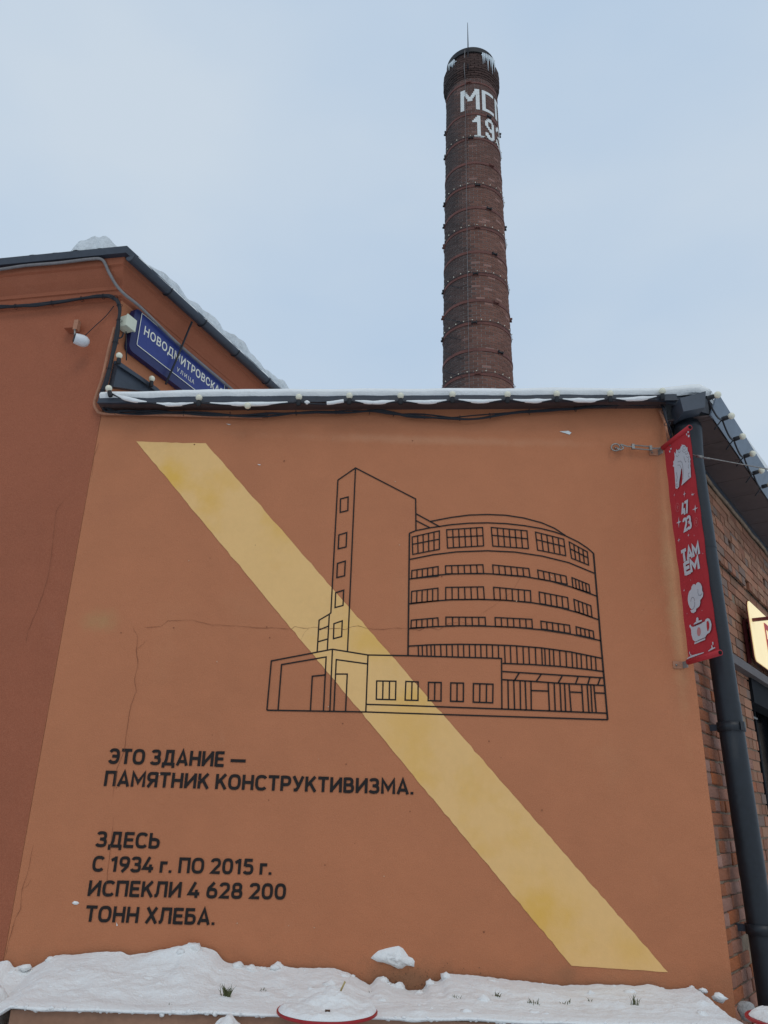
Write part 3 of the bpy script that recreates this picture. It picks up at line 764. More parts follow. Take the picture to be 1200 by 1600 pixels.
# roof deck
RP = 0.10
def roofz(p): return 4.402 + 0.062 + min(.17, (p.x + 1.878) * .0354) + (p.y - FY) * RP
dk = [Vector((xL, FY, 0)), Vector((cornerR.x, FY, 0)), ef1, Vector((xL + .4558 * (ef1.y - FY), ef1.y, 0))]
prism('roof_deck', [q + ZUP * (roofz(q) + .002) for q in dk], [q + ZUP * (roofz(q) + .03) for q in dk], M_roofmetal, mb)

# snow lying on the roof of the mural building
def roof_snow():
    v = []; f = []
    nx, ny = 120, 24
    top = []
    for j in range(ny + 1):
        t = j / ny
        y = FY - .012 + t * t * 6.5
        tt = max(0, y - FY)
        x0 = xL + .4558 * tt + .01; x1 = cornerR.x + SD.x / SD.y * tt + .02
        for i in range(nx + 1):
            s = i / nx; x = x0 + (x1 - x0) * s
            base = roofz(Vector((x, max(y, FY), 0))) + .03
            n_ = noise.noise(Vector((x * 2.1, y * 2.1, 1.2))); n2 = noise.noise(Vector((x * 9, y * 9, 4)))
            h = .036 + .014 * n_ + .006 * n2
            if x < -1.35: h *= max(.18, .18 + .82 * (x + 1.9) / .55) if x > -1.9 else .25
            if x > 2.05: h += .04 * min(1, (x - 2.05) / .25)
            edge = min(1, t * 6 + .35) * min(1, i / 2 + .1) * min(1, (nx - i) / 2 + .1)
            yy = y - (.010 + .010 * noise.noise(Vector((x * 6, 0, 7)))) if j == 0 else y
            v.append(Vector((x, yy, base + h * edge - .03 * (1 if j == 0 else 0) * (1 - .0))))
    for j in range(ny):
        for i in range(nx):
            a = j * (nx + 1) + i; f.append((a, a + 1, a + nx + 2, a + nx + 1))
    n0 = len(v)
    for i in range(nx + 1):                            # front lip
        p = v[i]; v.append(Vector((p.x, FY + .01, p.z - .03 + .008 * noise.noise(Vector((p.x * 7, 2, 2))))))
    for i in range(nx): f.append((n0 + i, n0 + i + 1, i + 1, i))
    n1 = len(v)
    for j in range(ny + 1):                            # side lip
        p = v[j * (nx + 1) + nx]; v.append(p + SN * -.03 - ZUP * .06)
    for j in range(ny): f.append((j * (nx + 1) + nx, n1 + j, n1 + j + 1, (j + 1) * (nx + 1) + nx))
    o = obj('roof_snow', v, f, M_snow, None, smooth=True, kind='stuff')
    tag(o, 'thin white snow layer lying on the mural building roof behind the bulb string', 'snow')
roof_snow()

# ---- festoon lamps
def sphere_vf(c, r, n=14, m_=10, sx=(1, 1, 1)):
    v = []; f = []
    for j in range(m_ + 1):
        th = math.pi * j / m_
        for k in range(n):
            a = 2 * math.pi * k / n
            v.append(Vector(c) + Vector((r * math.sin(th) * math.cos(a) * sx[0], r * math.sin(th) * math.sin(a) * sx[1], r * math.cos(th) * sx[2])))
    for j in range(m_):
        for k in range(n): f.append((j * n + k, (j + 1) * n + k, (j + 1) * n + (k + 1) % n, j * n + (k + 1) % n))
    return v, f
def lamp_proto():
    t = thing('festoon_lamp', 'x', 'lamp', Vector((0, 0, 0)), 'festoon lamps along the roof edges')
    v, f = lathe_vf([(0.001, -.05), (.014, -.05), (.017, -.044), (.017, -.012), (.0145, -.008), (.0145, 0), (.001, 0)], (0, 0), 14)
    obj('socket', v, f, M_socket, t, smooth=True)
    v, f = sphere_vf((0, 0, .018), .0252); obj('bulb', v, f, M_bulb, t, smooth=True)
    return t
proto = lamp_proto(); first_used = False
def place_lamp(P, axis, label):
    global first_used
    if not first_used: t = proto; first_used = True
    else:
        t = proto.copy(); COL.objects.link(t)
        for ch in proto.children:
            c = ch.copy(); COL.objects.link(c); c.parent = t
    t.location = P; t.rotation_mode = 'QUATERNION'; t.rotation_quaternion = Vector(axis).normalized().to_track_quat('Z', 'Y')
    t['label'] = label
    return t
fl = [((170, 607), (-.3, -.2, 1), 'cream globe bulb tilted at the far left end of the snowy front gutter'),
      ((311, 621.5), (0, -.25, 1), 'cream globe bulb on the front gutter just right of the street sign'),
      ((387, 634), (.1, -1, -.15), 'cream globe bulb hanging below the front gutter, lower than its neighbours'),
      ((467, 620.5), (0, -.25, 1), 'cream globe bulb on front gutter above the peak left of the drawn tower'),
      ((546, 618.5), (0, -.25, 1), 'cream globe bulb on front gutter straight above the drawn tower'),
      ((626, 618.5), (0, -.25, 1), 'cream globe bulb on front gutter between drawn tower and brick chimney'),
      ((707, 616.5), (0, -.25, 1), 'cream globe bulb on front gutter at the left foot of the chimney'),
      ((793, 616.5), (0, -.25, 1), 'cream globe bulb on front gutter at the right foot of the chimney'),
      ((870, 615.5), (0, -.25, 1), 'cream globe bulb on front gutter, first one right of the chimney'),
      ((953.5, 615), (0, -.25, 1), 'cream globe bulb on front gutter, second one right of the chimney'),
      ((1035, 611.2), (0, -.25, 1), 'cream globe bulb on front gutter beside the snow capped roof corner')]
fpos = []
for (px, ax, lb) in fl:
    P = onY(*px, FY - .045); A_ = Vector(ax).normalized(); place_lamp(P - A_ * .017, ax, lb); fpos.append(P - A_ * .05)
for (px, lb) in (((186, 559), 'white globe bulb on top of the small triangular flashing by the junction box'), ((237, 595), 'white globe bulb on the sloping rail below the blue street sign')):
    P = lsidep(*px, .10); place_lamp(P, (0, -.2, 1), lb)
rp = []
names = ['topmost', 'second', 'third', 'fourth', 'fifth', 'sixth']
for k, px in enumerate([(1121, 617), (1142.5, 650), (1160, 682), (1175.5, 709), (1189.5, 735.5), (1203, 757)]):
    P = onP(*px, C2, SIDE, .47); ax = SN + Vector((0, 0, .12)); place_lamp(P - ax.normalized() * .017, ax, 'cream globe bulb sticking out sideways from the right eave, %s from the roof corner' % names[k]); rp.append(P - ax.normalized() * .065)
# the supply cable of the front lamps with its sleeve of snow
fe = thing('festoon_cable', 'black lamp cable looping along the front gutter under a sleeve of snow', 'cable', fpos[0])
cpts = [p for i, p in enumerate(fpos) if i != 2]
extra = onY(236, 632, FY - .04)
cpts.insert(1, extra)
P = []
for a, b in zip(cpts, cpts[1:]):
    n_ = 9
    for k in range(n_):
        t = k / n_; q = a.lerp(b, t); q.z -= .022 * 4 * t * (1 - t) * (1 if (b - a).length > .3 else .5); q.z += .004 * noise.noise(q * 9)
        P.append(q + ZUP * .012)
P.append(cpts[-1] + ZUP * .012)
sweep('cable_core', P, .006, M_cable, fe, n=6)
SVs = []
for s in range(len(cpts) - 1):
    seg = P[s * 9 + 1:s * 9 + 9]
    if s == 3: seg = seg[0:2] 
    seg = smoothpath(seg, 4) if len(seg) > 1 else seg
    rr = [.005 + .0115 * min(1, 3 * min(i, len(seg) - 1 - i) / len(seg)) * (1 + .35 * noise.noise(p * 14)) for i, p in enumerate(seg)]
    SVs.append(sweep_vf([p + ZUP * .008 for p in seg], rr, 8))
    if s == 3:
        seg = smoothpath(P[s * 9 + 5:s * 9 + 9], 4)
        SVs.append(sweep_vf([p + ZUP * .008 for p in seg], [.014] * len(seg), 8))
v, f = join_vf(SVs); obj('snow_sleeve', v, f, M_snow, fe, smooth=True, kind='stuff')
sc = thing('festoon_cable', 'black lamp cable drooping between the bulbs on the right eave', 'cable', rp[0])
P = []
for a, b in zip(rp, rp[1:]):
    for k in range(8):
        t = k / 8; q = a.lerp(b, t); q.z -= .05 * 4 * t * (1 - t); P.append(q)
P.append(rp[-1]); sweep('cable_core', P, .007, M_cable, sc, n=6)
for q in rp[1:]: sweep('hanger', [q, q - ZUP * .07 - SN * .065], .005, M_cable, sc, n=5)

# ------------------------------------------------------------------ corner house on the left
lb = thing('corner_house', 'taller red brown plastered house with moulded cornice and dark metal roof edge at left', 'building', Vector((C1.x, D, 0)))
LD, LN_ = dr(LSIDE), nrm(LSIDE); FD, FNm = dr(LFRONT), nrm(LFRONT)     # FD points right along the front
LB = Vector((C1.x, D, 0)) + Vector((-.004, -.0, 0))
def lf(u, off, z): return LB - FD * u + FNm * off + ZUP * z       # front face, u to the left
def ls(u, off, z): return LB + LD * u + LN_ * off + ZUP * z       # side face, u to the back
ZW = 5.78
pl = [lf(0, 0, 0), lf(6, 0, 0), lf(6, -3, 0), ls(7, -2.5, 0), ls(7, 0, 0)]
# front wall and side wall as sheets with slight waviness; closed volume behind
def sheet(name, fn, u1, z1, m, parent, flip=False, z0=0.0, nu=50, nz_=50):
    v = []; f = []
    for j in range(nz_ + 1):
        for i in range(nu + 1):
            u = u1 * i / nu; z = z0 + (z1 - z0) * j / nz_
            o_ = .010 * noise.noise(Vector((u * 1.1, z * 1.1, 9))) * (0 if i == 0 else 1)
            v.append(fn(u, o_, z))
    for j in range(nz_):
        for i in range(nu):
            a = j * (nu + 1) + i; q = (a, a + 1, a + nu + 2, a + nu + 1); f.append(tuple(reversed(q)) if flip else q)
    return obj(name, v, f, m, parent, smooth=True)
sheet('front_wall', lf, 6, ZW, M_redplaster, lb, True)
sheet('side_wall', ls, 7, ZW, M_plaster, lb)
prism('wall_core', [lf(.03, -.03, 0), lf(6, -.03, 0), lf(6, -3, 0), ls(7, -2.5, 0), ls(7, -.03, 0)][::-1],
      [lf(.03, -.03, ZW), lf(6, -.03, ZW), lf(6, -3, ZW), ls(7, -2.5, ZW), ls(7, -.03, ZW)][::-1], M_mortar, lb)
def corner_pt(of, os_, z):
    q = meet(LB, LFRONT, of, LB, LSIDE, os_); q.z = z; return q
def cornice(prof, m, name, ulen=6.0, slen=7.0, sk=0.62):
    v = []; f = []
    n = len(prof)
    for (o_, z) in prof: v.append(lf(ulen, o_, z) + Vector((0, 0, .006 * math.sin(9 * z))))
    for (o_, z) in prof: v.append(corner_pt(o_, o_ * sk, z))
    for (o_, z) in prof: v.append(ls(slen, o_ * sk, z))
    for i in range(n - 1):
        f.append((i, n + i, n + i + 1, i + 1)); f.append((n + i, 2 * n + i, 2 * n + i + 1, n + i + 1))
    return obj(name, v, f, m, lb)
cornice([(0.0, 5.405), (.035, 5.425), (.04, 5.47), (.052, 5.475), (.055, 5.505), (.075, 5.53), (.10, 5.56), (.125, 5.60), (.135, 5.63), (.155, 5.64), (.16, 5.70), (.0, 5.70)], M_redplaster, 'cornice')
cornice([(.155, 5.702), (.205, 5.702), (.21, 5.765), (.0, 5.79)], M_dark, 'roof_edge', sk=.7)
top = [corner_pt(.2, .14, 5.77), lf(6, .2, 5.77), lf(6, -3, 6.1), ls(7, -2.5, 6.1), ls(7, .14, 5.77)]
obj('roof_deck', top, [(0, 4, 3, 2, 1)], M_roofmetal, lb)
# gutter on the side eave
GO, GZ, GR = .185, 5.665, .048
g0, g1 = ls(-.16, GO, GZ), ls(6.8, GO, GZ)
def halfpipe(name, a, b, r, m, parent, n=10):
    t = (b - a).normalized(); s = LN_; v = []; f = []
    for rr in (r, r - .004):
        for p in (a, b):
            for k in range(n + 1):
                q = math.pi * (1 + k / n) ; v.append(p + s * math.cos(q) * rr + ZUP * math.sin(q) * rr)
    m_ = n + 1
    for k in range(n):
        f.append((k, k + 1, m_ + k + 1, m_ + k)); f.append((2 * m_ + k + 1, 2 * m_ + k, 3 * m_ + k, 3 * m_ + k + 1))
    f.append(tuple(range(2 * m_, 3 * m_)))
    f.append((0, 2 * m_, 3 * m_, m_)); f.append((n, m_ + n, 3 * m_ + n, 2 * m_ + n))
    return obj(name, v, f, m, parent, smooth=False)
gt = halfpipe('gutter', g0, g1, GR, M_dark, lb)
for u in (.30, .78, 1.30, 1.85, 2.4, 3.0):
    c = ls(u, GO, GZ); pts = [c + LN_ * math.cos(q) * (GR + .004) + ZUP * math.sin(q) * (GR + .004) for q in np.linspace(math.pi, 2 * math.pi, 9)]
    sweep('gutter_bracket', pts, .005, M_cable, gt, n=5)
# snow in the gutter
P = [ls(-.1 + .09 * i, GO + .02, GZ + .012 + .012 * noise.noise(Vector((i * .7, 0, 0)))) for i in range(70)]
o = sweep('gutter_snow', P, [.016 + .012 * noise.noise(Vector((i * .6, 3, 0))) for i in range(70)], M_snow, None, n=7, kind='stuff')
tag(o, 'ragged strip of snow lying in the dark side gutter of the corner house', 'snow')
# snow on the corner house roof
def lump_snow():
    v = []; f = []; nu, nw = 150, 8
    for i in range(nu + 1):
        u = -.02 + 4.2 * i / nu
        h = .085 + .07 * (.5 + noise.noise(Vector((u * 2.3, 0, 0)))) + .03 * noise.noise(Vector((u * 8, 1, 0)))
        h *= min(1, max(.1, (u - .0) / .5))
        out = .11 + .02 * noise.noise(Vector((u * 5, 6, 0)))
        for k in range(nw + 1):
            t = (k / nw) ** 1.8; w_ = out - t ** 1.6 * .9
            prof = math.sin(min(1, t * 14) * math.pi / 2)
            jit = .018 * noise.noise(Vector((u * 11, t * 5, 2)))
            v.append(ls(u, w_, 5.775 + (h + jit) * prof + .08 * t))
    for i in range(nu):
        for k in range(nw):
            a = i * (nw + 1) + k; f.append((a, a + nw + 1, a + nw + 2, a + 1))
    o = obj('roof_snow', v, f, M_dirtysnow, None, smooth=True, kind='stuff')
    tag(o, 'lumpy grey white snow bank along the side eave of the corner house', 'snow')
    v = []; f = []; nu = 130; nw = 7
    for i in range(nu + 1):
        u = .02 + 3.0 * i / nu
        P_ = lf(u, .2, 5.77); 
        px = 600 + FPX * (P_ - CAM).dot(_R) / (P_ - CAM).dot(_F)
        big = math.exp(-((px - 142) / 31) ** 4) * .15
        h = .012 + big * (1 + .35 * noise.noise(Vector((u * 14, 0, 3)))) + .012 * max(0, noise.noise(Vector((u * 9, 5, 3)))) + (.01 if px < 120 else 0)
        if px > 178: h = .002
        outw = .195 + .03 * noise.noise(Vector((u * 10, 1, 9)))
        for k in range(nw + 1):
            t = (k / nw) ** 2; prof = math.sin(min(1, t * 16) * math.pi / 2)
            v.append(lf(u, outw - t * .5 * (1 if t > 0 else 1), 5.772 + (h + .012 * noise.noise(Vector((u * 20, t * 8, 0))) * (h > .02)) * prof + .05 * t))
    for i in range(nu):
        for k in range(nw):
            a = i * (nw + 1) + k; f.append((a, a + 1, a + nw + 2, a + nw + 1))
    o = obj('roof_snow', v, f, M_dirtysnow, None, smooth=True, kind='stuff')
    tag(o, 'grey white snow clump on the front roof edge of the corner house', 'snow')
lump_snow()
# crack on the left wall
def lfp(u, v, off=0.0): return lfrontp(u, v, off + .004)
v, f = join_vf([crack([(100, 780), (88, 798), (84, 830), (80, 870), (75, 900), (66, 930), (55, 960), (44, 985), (40, 1005)], .0028, lfp, FNm)])
obj('plaster_crack', v, f, M_crack, lb)
# small dark flashing with a rail against the side wall
fa = [lsidep(178, 566, .0), lsidep(238, 607, .0), lsidep(250, 618, .0), lsidep(169, 606, .0)]
flp = prism('flashing', fa, [q + LN_ * .05 for q in fa], M_dark, lb)
sweep('rail', [lsidep(179, 566, .065), lsidep(214, 589, .065), lsidep(252, 616, .065)], .016, M_dark, flp, n=4, smooth=False)

# cables under the cornice
cbn = thing('cable_bundle', 'thick black cable bundle running under the cornice, down the corner and along the mural top', 'cable', lf(0, .03, 5.4))
pathA = [lfrontp(-60, 486, .05), lfrontp(0, 481, .05), lfrontp(60, 476, .05), lfrontp(110, 470, .05), lfrontp(150, 464, .05), lfrontp(174, 464, .055)]
pathB = [onY(185, 471, D - .075), onY(187, 490, D - .06), onY(183, 520, D - .055), onY(175, 560, D - .05), onY(165, 600, D - .05), onY(157, 622, D - .05), onY(160, 636, D - .045), onY(172, 642.5, D - .045)]
pathC = [wallp(x, y, .045) for x, y in ((200, 643.5), (260, 645), (330, 647), (400, 649), (440, 646), (500, 643.5), (560, 643), (600, 645), (640, 649), (700, 653), (745, 652), (800, 645), (870, 641), (940, 636), (990, 631), (1020, 630))]
pathD = [wallp(1036, 637, .05), sidep(1041, 655, .08), sidep(1046, 672, .07), sidep(1050, 688, .05)]
base = smoothpath(pathA + pathB + pathC + pathD, 5)
random.seed(3)
for k in range(5):
    ph = random.uniform(0, 9); amp = (.018, .016, .022, .014, .020)[k]
    P = [q + Vector((amp * noise.noise(Vector((i * .11, ph, 1))), -abs(amp * noise.noise(Vector((i * .1, ph, 5)))) * .8, (1.0 if i < 62 else 1.35) * amp * 1.6 * noise.noise(Vector((i * .13, ph, 9))))) for i, q in enumerate(base)]
    sweep('cable', P, [(.0115, .010, .008, .006, .009)[k] * (1 if i < 60 else .62) for i in range(len(P))], M_cable, cbn, n=6)
for i in list(range(2, len(base) - 4, 5)):
    q = base[i]; t = (base[i + 1] - base[i - 1]).normalized(); s1 = t.orthogonal().normalized(); s2 = t.cross(s1)
    pts = [q + s1 * math.cos(a_) * .024 + s2 * math.sin(a_) * .022 for a_ in np.linspace(0, 2 * math.pi, 9)]
    if i > 60: pts.append(pts[-1] - ZUP * random.uniform(.01, .03))
    sweep('cable_tie', pts, .0022, M_cable, cbn, n=4)
gc = sweep('grey_cable', smoothpath([lfrontp(-60, 428, .19), lfrontp(0, 421, .19), lfrontp(40, 415, .19), lfrontp(90, 411, .19), lfrontp(140, 405, .19), lfrontp(160, 406, .18), lfrontp(170, 425, .14), lfrontp(182, 446, .10),
            lsidep(196, 461, .10), lsidep(215, 476, .09), lsidep(235, 495, .085), lsidep(255, 515, .085), lsidep(275, 534, .085), lsidep(300, 556, .085), lsidep(325, 577, .085), lsidep(350, 598, .085), lsidep(372, 616, .085), lsidep(400, 640, .085)], 5), .0125, M_greycable, None)
tag(gc, 'pale grey cable under the roof edge that bends down past the street sign', 'cable')
o = sweep('conduit', smoothpath([onY(179, 512, D - .035), onY(170, 545, D - .035), onY(160, 590, D - .035), onY(148, 627, D - .03), onY(151, 640, D - .03), onY(160, 646, D - .03), onY(200, 647, D - .03), onY(260, 648.5, D - .03), onY(330, 650, D - .03), onY(410, 652, D - .03)], 5), .012, M_conduit, None)
tag(o, 'terracotta painted conduit bent round the inner corner at mural top left', 'pipe')
o = sweep('conduit', smoothpath([wallp(1031, 641, .02), wallp(1037, 655, .03), sidep(1042, 672, .045), sidep(1046, 684, .045)], 5), .013, M_conduit, None)
tag(o, 'short terracotta conduit with grey clips at the top right wall corner', 'pipe')
# street sign
def sgn(a, b, off): return lsidep(a, b, off)
ss = thing('street_sign', 'long dark blue enamel street sign with cream Cyrillic lettering on the corner house', 'sign', lsidep(203, 530, .0))
P0 = lsidep(203, 530, .05); zt = lsidep(228, 492, .06).z; zb = lsidep(212, 553, .06).z
uS = lambda q: (q - LB).dot(LD)
u0 = uS(lsidep(204, 530, .06)); iu1 = uS(lsidep(351, 603, .06)); u1 = iu1 + .06
def rrect(u0, u1, z0, z1, r, off, n=5):
    pts = []
    for cx, cz, a0 in ((u1 - r, z1 - r, 0), (u0 + r, z1 - r, 90), (u0 + r, z0 + r, 180), (u1 - r, z0 + r, 270)):
        for k in range(n + 1):
            a_ = math.radians(a0 + 90 * k / n); pts.append(ls(cx + r * math.cos(a_), off, cz + r * math.sin(a_)))
    return pts
prism('sign_box', rrect(u0, u1, zb, zt, .05, .01), rrect(u0, u1, zb, zt, .05, .06), M_bluedark, ss)
iu0 = u0 + .075; iz0 = zb + .085; iz1 = zt - .012
prism('sign_face', rrect(iu0 - .004, iu1 + .004, iz0 - .004, iz1 + .004, .01, .058), rrect(iu0 - .004, iu1 + .004, iz0 - .004, iz1 + .004, .01, .063), M_blue, ss)
bl = rrect(iu0, iu1, iz0, iz1, .01, .0645)
v, f = line_vf(bl, .007, LN_, True); obj('border_line', v, f, M_cream, ss)
H = iz1 - iz0
tu0, tu1 = iu0 + .055, iu1 - .012
v, f = text_on('НОВОДМИТРОВСКАЯ', ls(tu0, .0645, iz0 + H * .44), LD, ZUP, (tu1 - tu0), H * .27, LN_, bold=.018, space=1.1); obj('lettering', v, f, M_cream, ss)
v, f = text_on('УЛИЦА', ls(tu0 + (tu1 - tu0) * .40, .0645, iz0 + H * .14), LD, ZUP, (tu1 - tu0) * .22, H * .13, LN_, bold=.004, space=1.4); obj('lettering', v, f, M_cream, ss)
# junction box
jb = thing('junction_box', 'cream plastic junction box fixed at the left end of the blue street sign', 'box', lsidep(196, 505, 0))
c = lsidep(200, 506, .075)
box('box_body', c - LN_ * .02, axs(LSIDE), (.05, .045, .05), M_box, jb, bev=.008)
box('box_lid', c + LN_ * .031, axs(LSIDE), (.054, .008, .054), M_box, jb, bev=.004)
o = sweep('antenna_rod', [lsidep(197, 518, .07), lsidep(197.5, 563, .07)], .005, M_cable, jb)
o = sweep('drop_cable', smoothpath([lsidep(193, 520, .07), lsidep(190, 527, .06), lsidep(183, 527, .04), lsidep(182, 515, .03)]), .006, M_cable, jb)
o = sweep('support_rod', [lsidep(300, 503, .17), lsidep(296, 512, .12), lsidep(279, 554, .10), lsidep(259, 600, .09)], .009, M_cable, None)
tag(o, 'thin black rod leaning across the middle of the blue street sign', 'rod')
# security camera
cc = thing('security_camera', 'small white bullet security camera with black lens on the red brown wall', 'camera', lfrontp(115, 512, 0))
c = lfrontp(113, 510, .04); box('mount_box', c, (FD, FNm, ZUP), (.045, .04, .04), M_redplaster, cc, bev=.005)
v_, f_ = box_vf(lfrontp(120, 509, .07), (FD, FNm, ZUP), (.018, .02, .045)); obj('bracket', v_, f_, M_orangeplate, cc)
sweep('neck', [lfrontp(117, 513, .08), lfrontp(117, 525, .10)], .008, M_steel, cc)
c = lfrontp(127, 532, .12)
ax = Vector((-.85, -.52, .05)).normalized()
prof = [(.001, -.062), (.025, -.056), (.042, -.035), (.047, -.005), (.044, .025), (.041, .045), (.039, .05), (.001, .05)]
v, f = lathe_vf([(r, z) for r, z in prof], (0, 0), 24)
q = ax.to_track_quat('Z', 'Y'); v = [c + q @ p for p in v]; obj('camera_body', v, f, M_camera, cc, smooth=True)
v, f = lathe_vf([(.001, .060), (.028, .060), (.035, .055), (.035, .045)], (0, 0), 20); v = [c + q @ p for p in v]; obj('lens', v, [tuple(reversed(k_)) for k_ in f], M_lens, cc, smooth=True)
sweep('lead', smoothpath([lfrontp(133, 524, .08), lfrontp(150, 508, .03), lfrontp(165, 494, .02), lfrontp(178, 478, .03)]), .0035, M_cable, cc, n=5)

# ------------------------------------------------------------------ chimney
CX, CY = 2.700, 20.0
def RAD(z): return 1.055 - (z - 13.4) * (1.055 - .888) / (24.98 - 13.4) if z > 13.4 else 1.055 + (13.4 - z) * .0144
def cyl(ang, z, off=0.0):      # angle 0 faces the camera, + to the right
    r = RAD(z) + off; return Vector((CX + r * math.sin(ang), CY - r * math.cos(ang), z))
ch = thing('brick_chimney', 'tall round red brick factory chimney with white painted МСП and 193 near its top', 'chimney', Vector((CX, CY, 0)))
v, f = lathe_vf([(RAD(z) - .012, z) for z in (0, 6, 13.4, 20, 25.2)], (CX, CY), 64); obj('mortar_core', v, f, M_chmortar, ch, smooth=True)
def prof_cap(z):
    if z < 25.16: return RAD(z)
    if z < 25.60: return RAD(25.16) + .098 * math.floor((z - 25.16) / .088 + 1) / 5
    if z < 26.02: return .99
    if z < 26.12: return .93
    if z < 26.18: return .87
    return .81
random.seed(21)
V = []; Fc = []; CL = []

cz = .088
z = 0.3; row = 0
while z < 26.52:
    R_ = prof_cap(z + cz / 2); dark_z = 1 if z > 25.1 else 0
    dp = .012
    nb = int(round(2 * math.pi * R_ / .255)); 
    if row % 2 and dark_z == 0: nb2 = nb
    for k in range(nb):
        a0 = 2 * math.pi * (k + .5 * (row % 2)) / nb + .004; a1 = 2 * math.pi * (k + 1 + .5 * (row % 2)) / nb - .012
        jit = random.uniform(-.003, .003)
        i0 = len(V)
        for (zz) in (z + .004, z + cz - .009):
            for aa in (a0, a1):
                for rr in (R_ + jit, R_ - .03 if dark_z == 0 else R_ - .14):
                    V.append(Vector((CX + rr * math.sin(aa), CY - rr * math.cos(aa), zz)))
        # 0:a0out 1:a0in 2:a1out 3:a1in  4..7 upper
        Fc += [(i0, i0 + 2, i0 + 6, i0 + 4), (i0, i0 + 1, i0 + 3, i0 + 2), (i0 + 4, i0 + 6, i0 + 7, i0 + 5), (i0, i0 + 4, i0 + 5, i0 + 1), (i0 + 2, i0 + 3, i0 + 7, i0 + 6)]
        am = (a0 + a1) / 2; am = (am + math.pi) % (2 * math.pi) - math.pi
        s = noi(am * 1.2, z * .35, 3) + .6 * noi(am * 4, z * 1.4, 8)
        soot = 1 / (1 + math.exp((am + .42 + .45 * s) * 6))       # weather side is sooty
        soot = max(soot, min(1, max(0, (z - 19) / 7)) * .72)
        g = random.uniform(.8, 1.18)
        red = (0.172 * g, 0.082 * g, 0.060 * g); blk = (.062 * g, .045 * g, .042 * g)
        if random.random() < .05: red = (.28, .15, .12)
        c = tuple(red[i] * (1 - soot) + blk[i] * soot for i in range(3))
        if z > 25.1: c = tuple(x * .62 for x in c) if z < 26.1 else tuple(x * .8 for x in c)
        CL += [c] * 5
    z += cz; row += 1
obj('brickwork', V, Fc, M_chbrick, ch, kind='stuff', cols=CL)
# rim
v, f = lathe_vf([(.70, 26.40), (.86, 26.40), (.87, 26.60), (.70, 26.62), (.70, 26.3)], (CX, CY), 64); obj('rim', v, f, M_socket, ch, smooth=False)
v, f = lathe_vf([(.99, 25.60), (1.0, 25.62), (1.0, 26.02), (.99, 26.04)], (CX, CY), 64); obj('crown_band', v, f, M_cable, ch)
bpy.data.objects.remove(bpy.data.objects['crown_band'])
# steel hoops
hoops = [(129, 0), (178, 0), (216, 1), (254, 0), (290, 1), (324, 0), (356, 1), (393, 0), (428, 1), (469, 0), (504, 1), (546, 0), (584, 1)]
hz = []
for y, lit in hoops:
    zz = onY(738, y, CY - .95).z
    zz = onY(738, y, CY - RAD(zz)).z
    hz.append((zz, lit))
hz += [(hz[-1][0] - .85 * (i + 1), (i + 1) % 2 == 0) for i in range(5)]
for i, (zz, lit) in enumerate(hz):
    h = .045 if i > 1 else .035
    R_ = RAD(zz)
    v, f = lathe_vf([(R_ - .01, zz - h), (R_ + .014, zz - h), (R_ + .014, zz + h), (R_ - .01, zz + h)], (CX, CY), 72)
    hp = obj('hoop', v, f, M_hoop, ch, smooth=False)
    lug = (-.1 if i % 2 == 0 else .48) + random.uniform(-.15, .15)
    for aa in ((lug, -1.48) if lit else (lug, 1.5, -1.48) if i % 4 == 1 else (lug,)):
        nn = Vector((math.sin(aa), -math.cos(aa), 0)); tt = Vector((math.cos(aa), math.sin(aa), 0))
        c = cyl(aa, zz, .04)
        q_ = .75 if aa == lug else .55; vf = [box_vf(c, (tt, nn, ZUP), (.11 * q_, .02, .02 * q_)), box_vf(c + tt * .07, (tt, nn, ZUP), (.012, .035, .055 * q_)), box_vf(c - tt * .07, (tt, nn, ZUP), (.012, .035, .055 * q_))]
        v, f = join_vf(vf); obj('clamp', v, f, M_socket if i % 3 else M_hoop, hp)
# lightning rod and conductors
a_ = -.23
sweep('lightning_rod', [cyl(a_, 25.4, .12), cyl(a_, 26.8, -.02), Vector((cyl(a_, 26.8, -.02).x, cyl(a_, 26.8, -.02).y, onY(724, 34, 19.15).z)) ], [.022, .02, .008], M_cable, ch, n=6)
sweep('down_conductor', [cyl(-.36, z_, .03) for z_ in np.linspace(25.1, 10, 20)], .006, M_greycable, ch, n=5)
sweep('down_conductor', [cyl(-.36, 25.1, .03), cyl(-.36, 25.5, .14), cyl(-.36, 26.6, -.02)], .011, M_greycable, ch, n=5)
P = []
for k in range(12):
    z_ = 17.6 - k * .62; P.append([cyl(-1.35, z_, .02), cyl(-.95, z_ - .33, .02), cyl(-.55, z_ - .62, .02)])
v, f = join_vf([sweep_vf(p, .008, 5) for p in P[1:]]); obj('stay_wire', v, f, M_cable, ch)
# painted characters in flat bricks of white
def glyph(ang0, z1, cells, cw, chh):
    V = []
    for r, rowc in enumerate(cells):
        for c_, k in enumerate(rowc):
            if k != '#': continue
            s0 = c_ * cw; a0 = ang0 + s0 / .9; a1 = ang0 + (s0 + cw) / .9
            zt_ = z1 - r * chh; zb_ = zt_ - chh
            e0 = random.uniform(-.003, .003)
            v = [cyl(a0 - .004, zb_ + e0, .009), cyl(a1 + .004, zb_ + e0, .009), cyl(a1 + .004, zt_ + .003, .009), cyl(a0 - .004, zt_ + .003, .009)]
            w_ = [cyl(a0 - .004, zb_ + e0, .0), cyl(a1 + .004, zb_ + e0, .0), cyl(a1 + .004, zt_ + .003, .0), cyl(a0 - .004, zt_ + .003, .0)]
            V.append((v + w_, [(0, 1, 2, 3), (0, 4, 5, 1), (3, 2, 6, 7), (0, 3, 7, 4), (1, 5, 6, 2)]))
    v, f = join_vf(V); obj('painted_character', v, f, M_white, ch)
zc = lambda y: onY(738, y, CY - .9).z
Mz1, Mz0 = zc(139), zc(171)
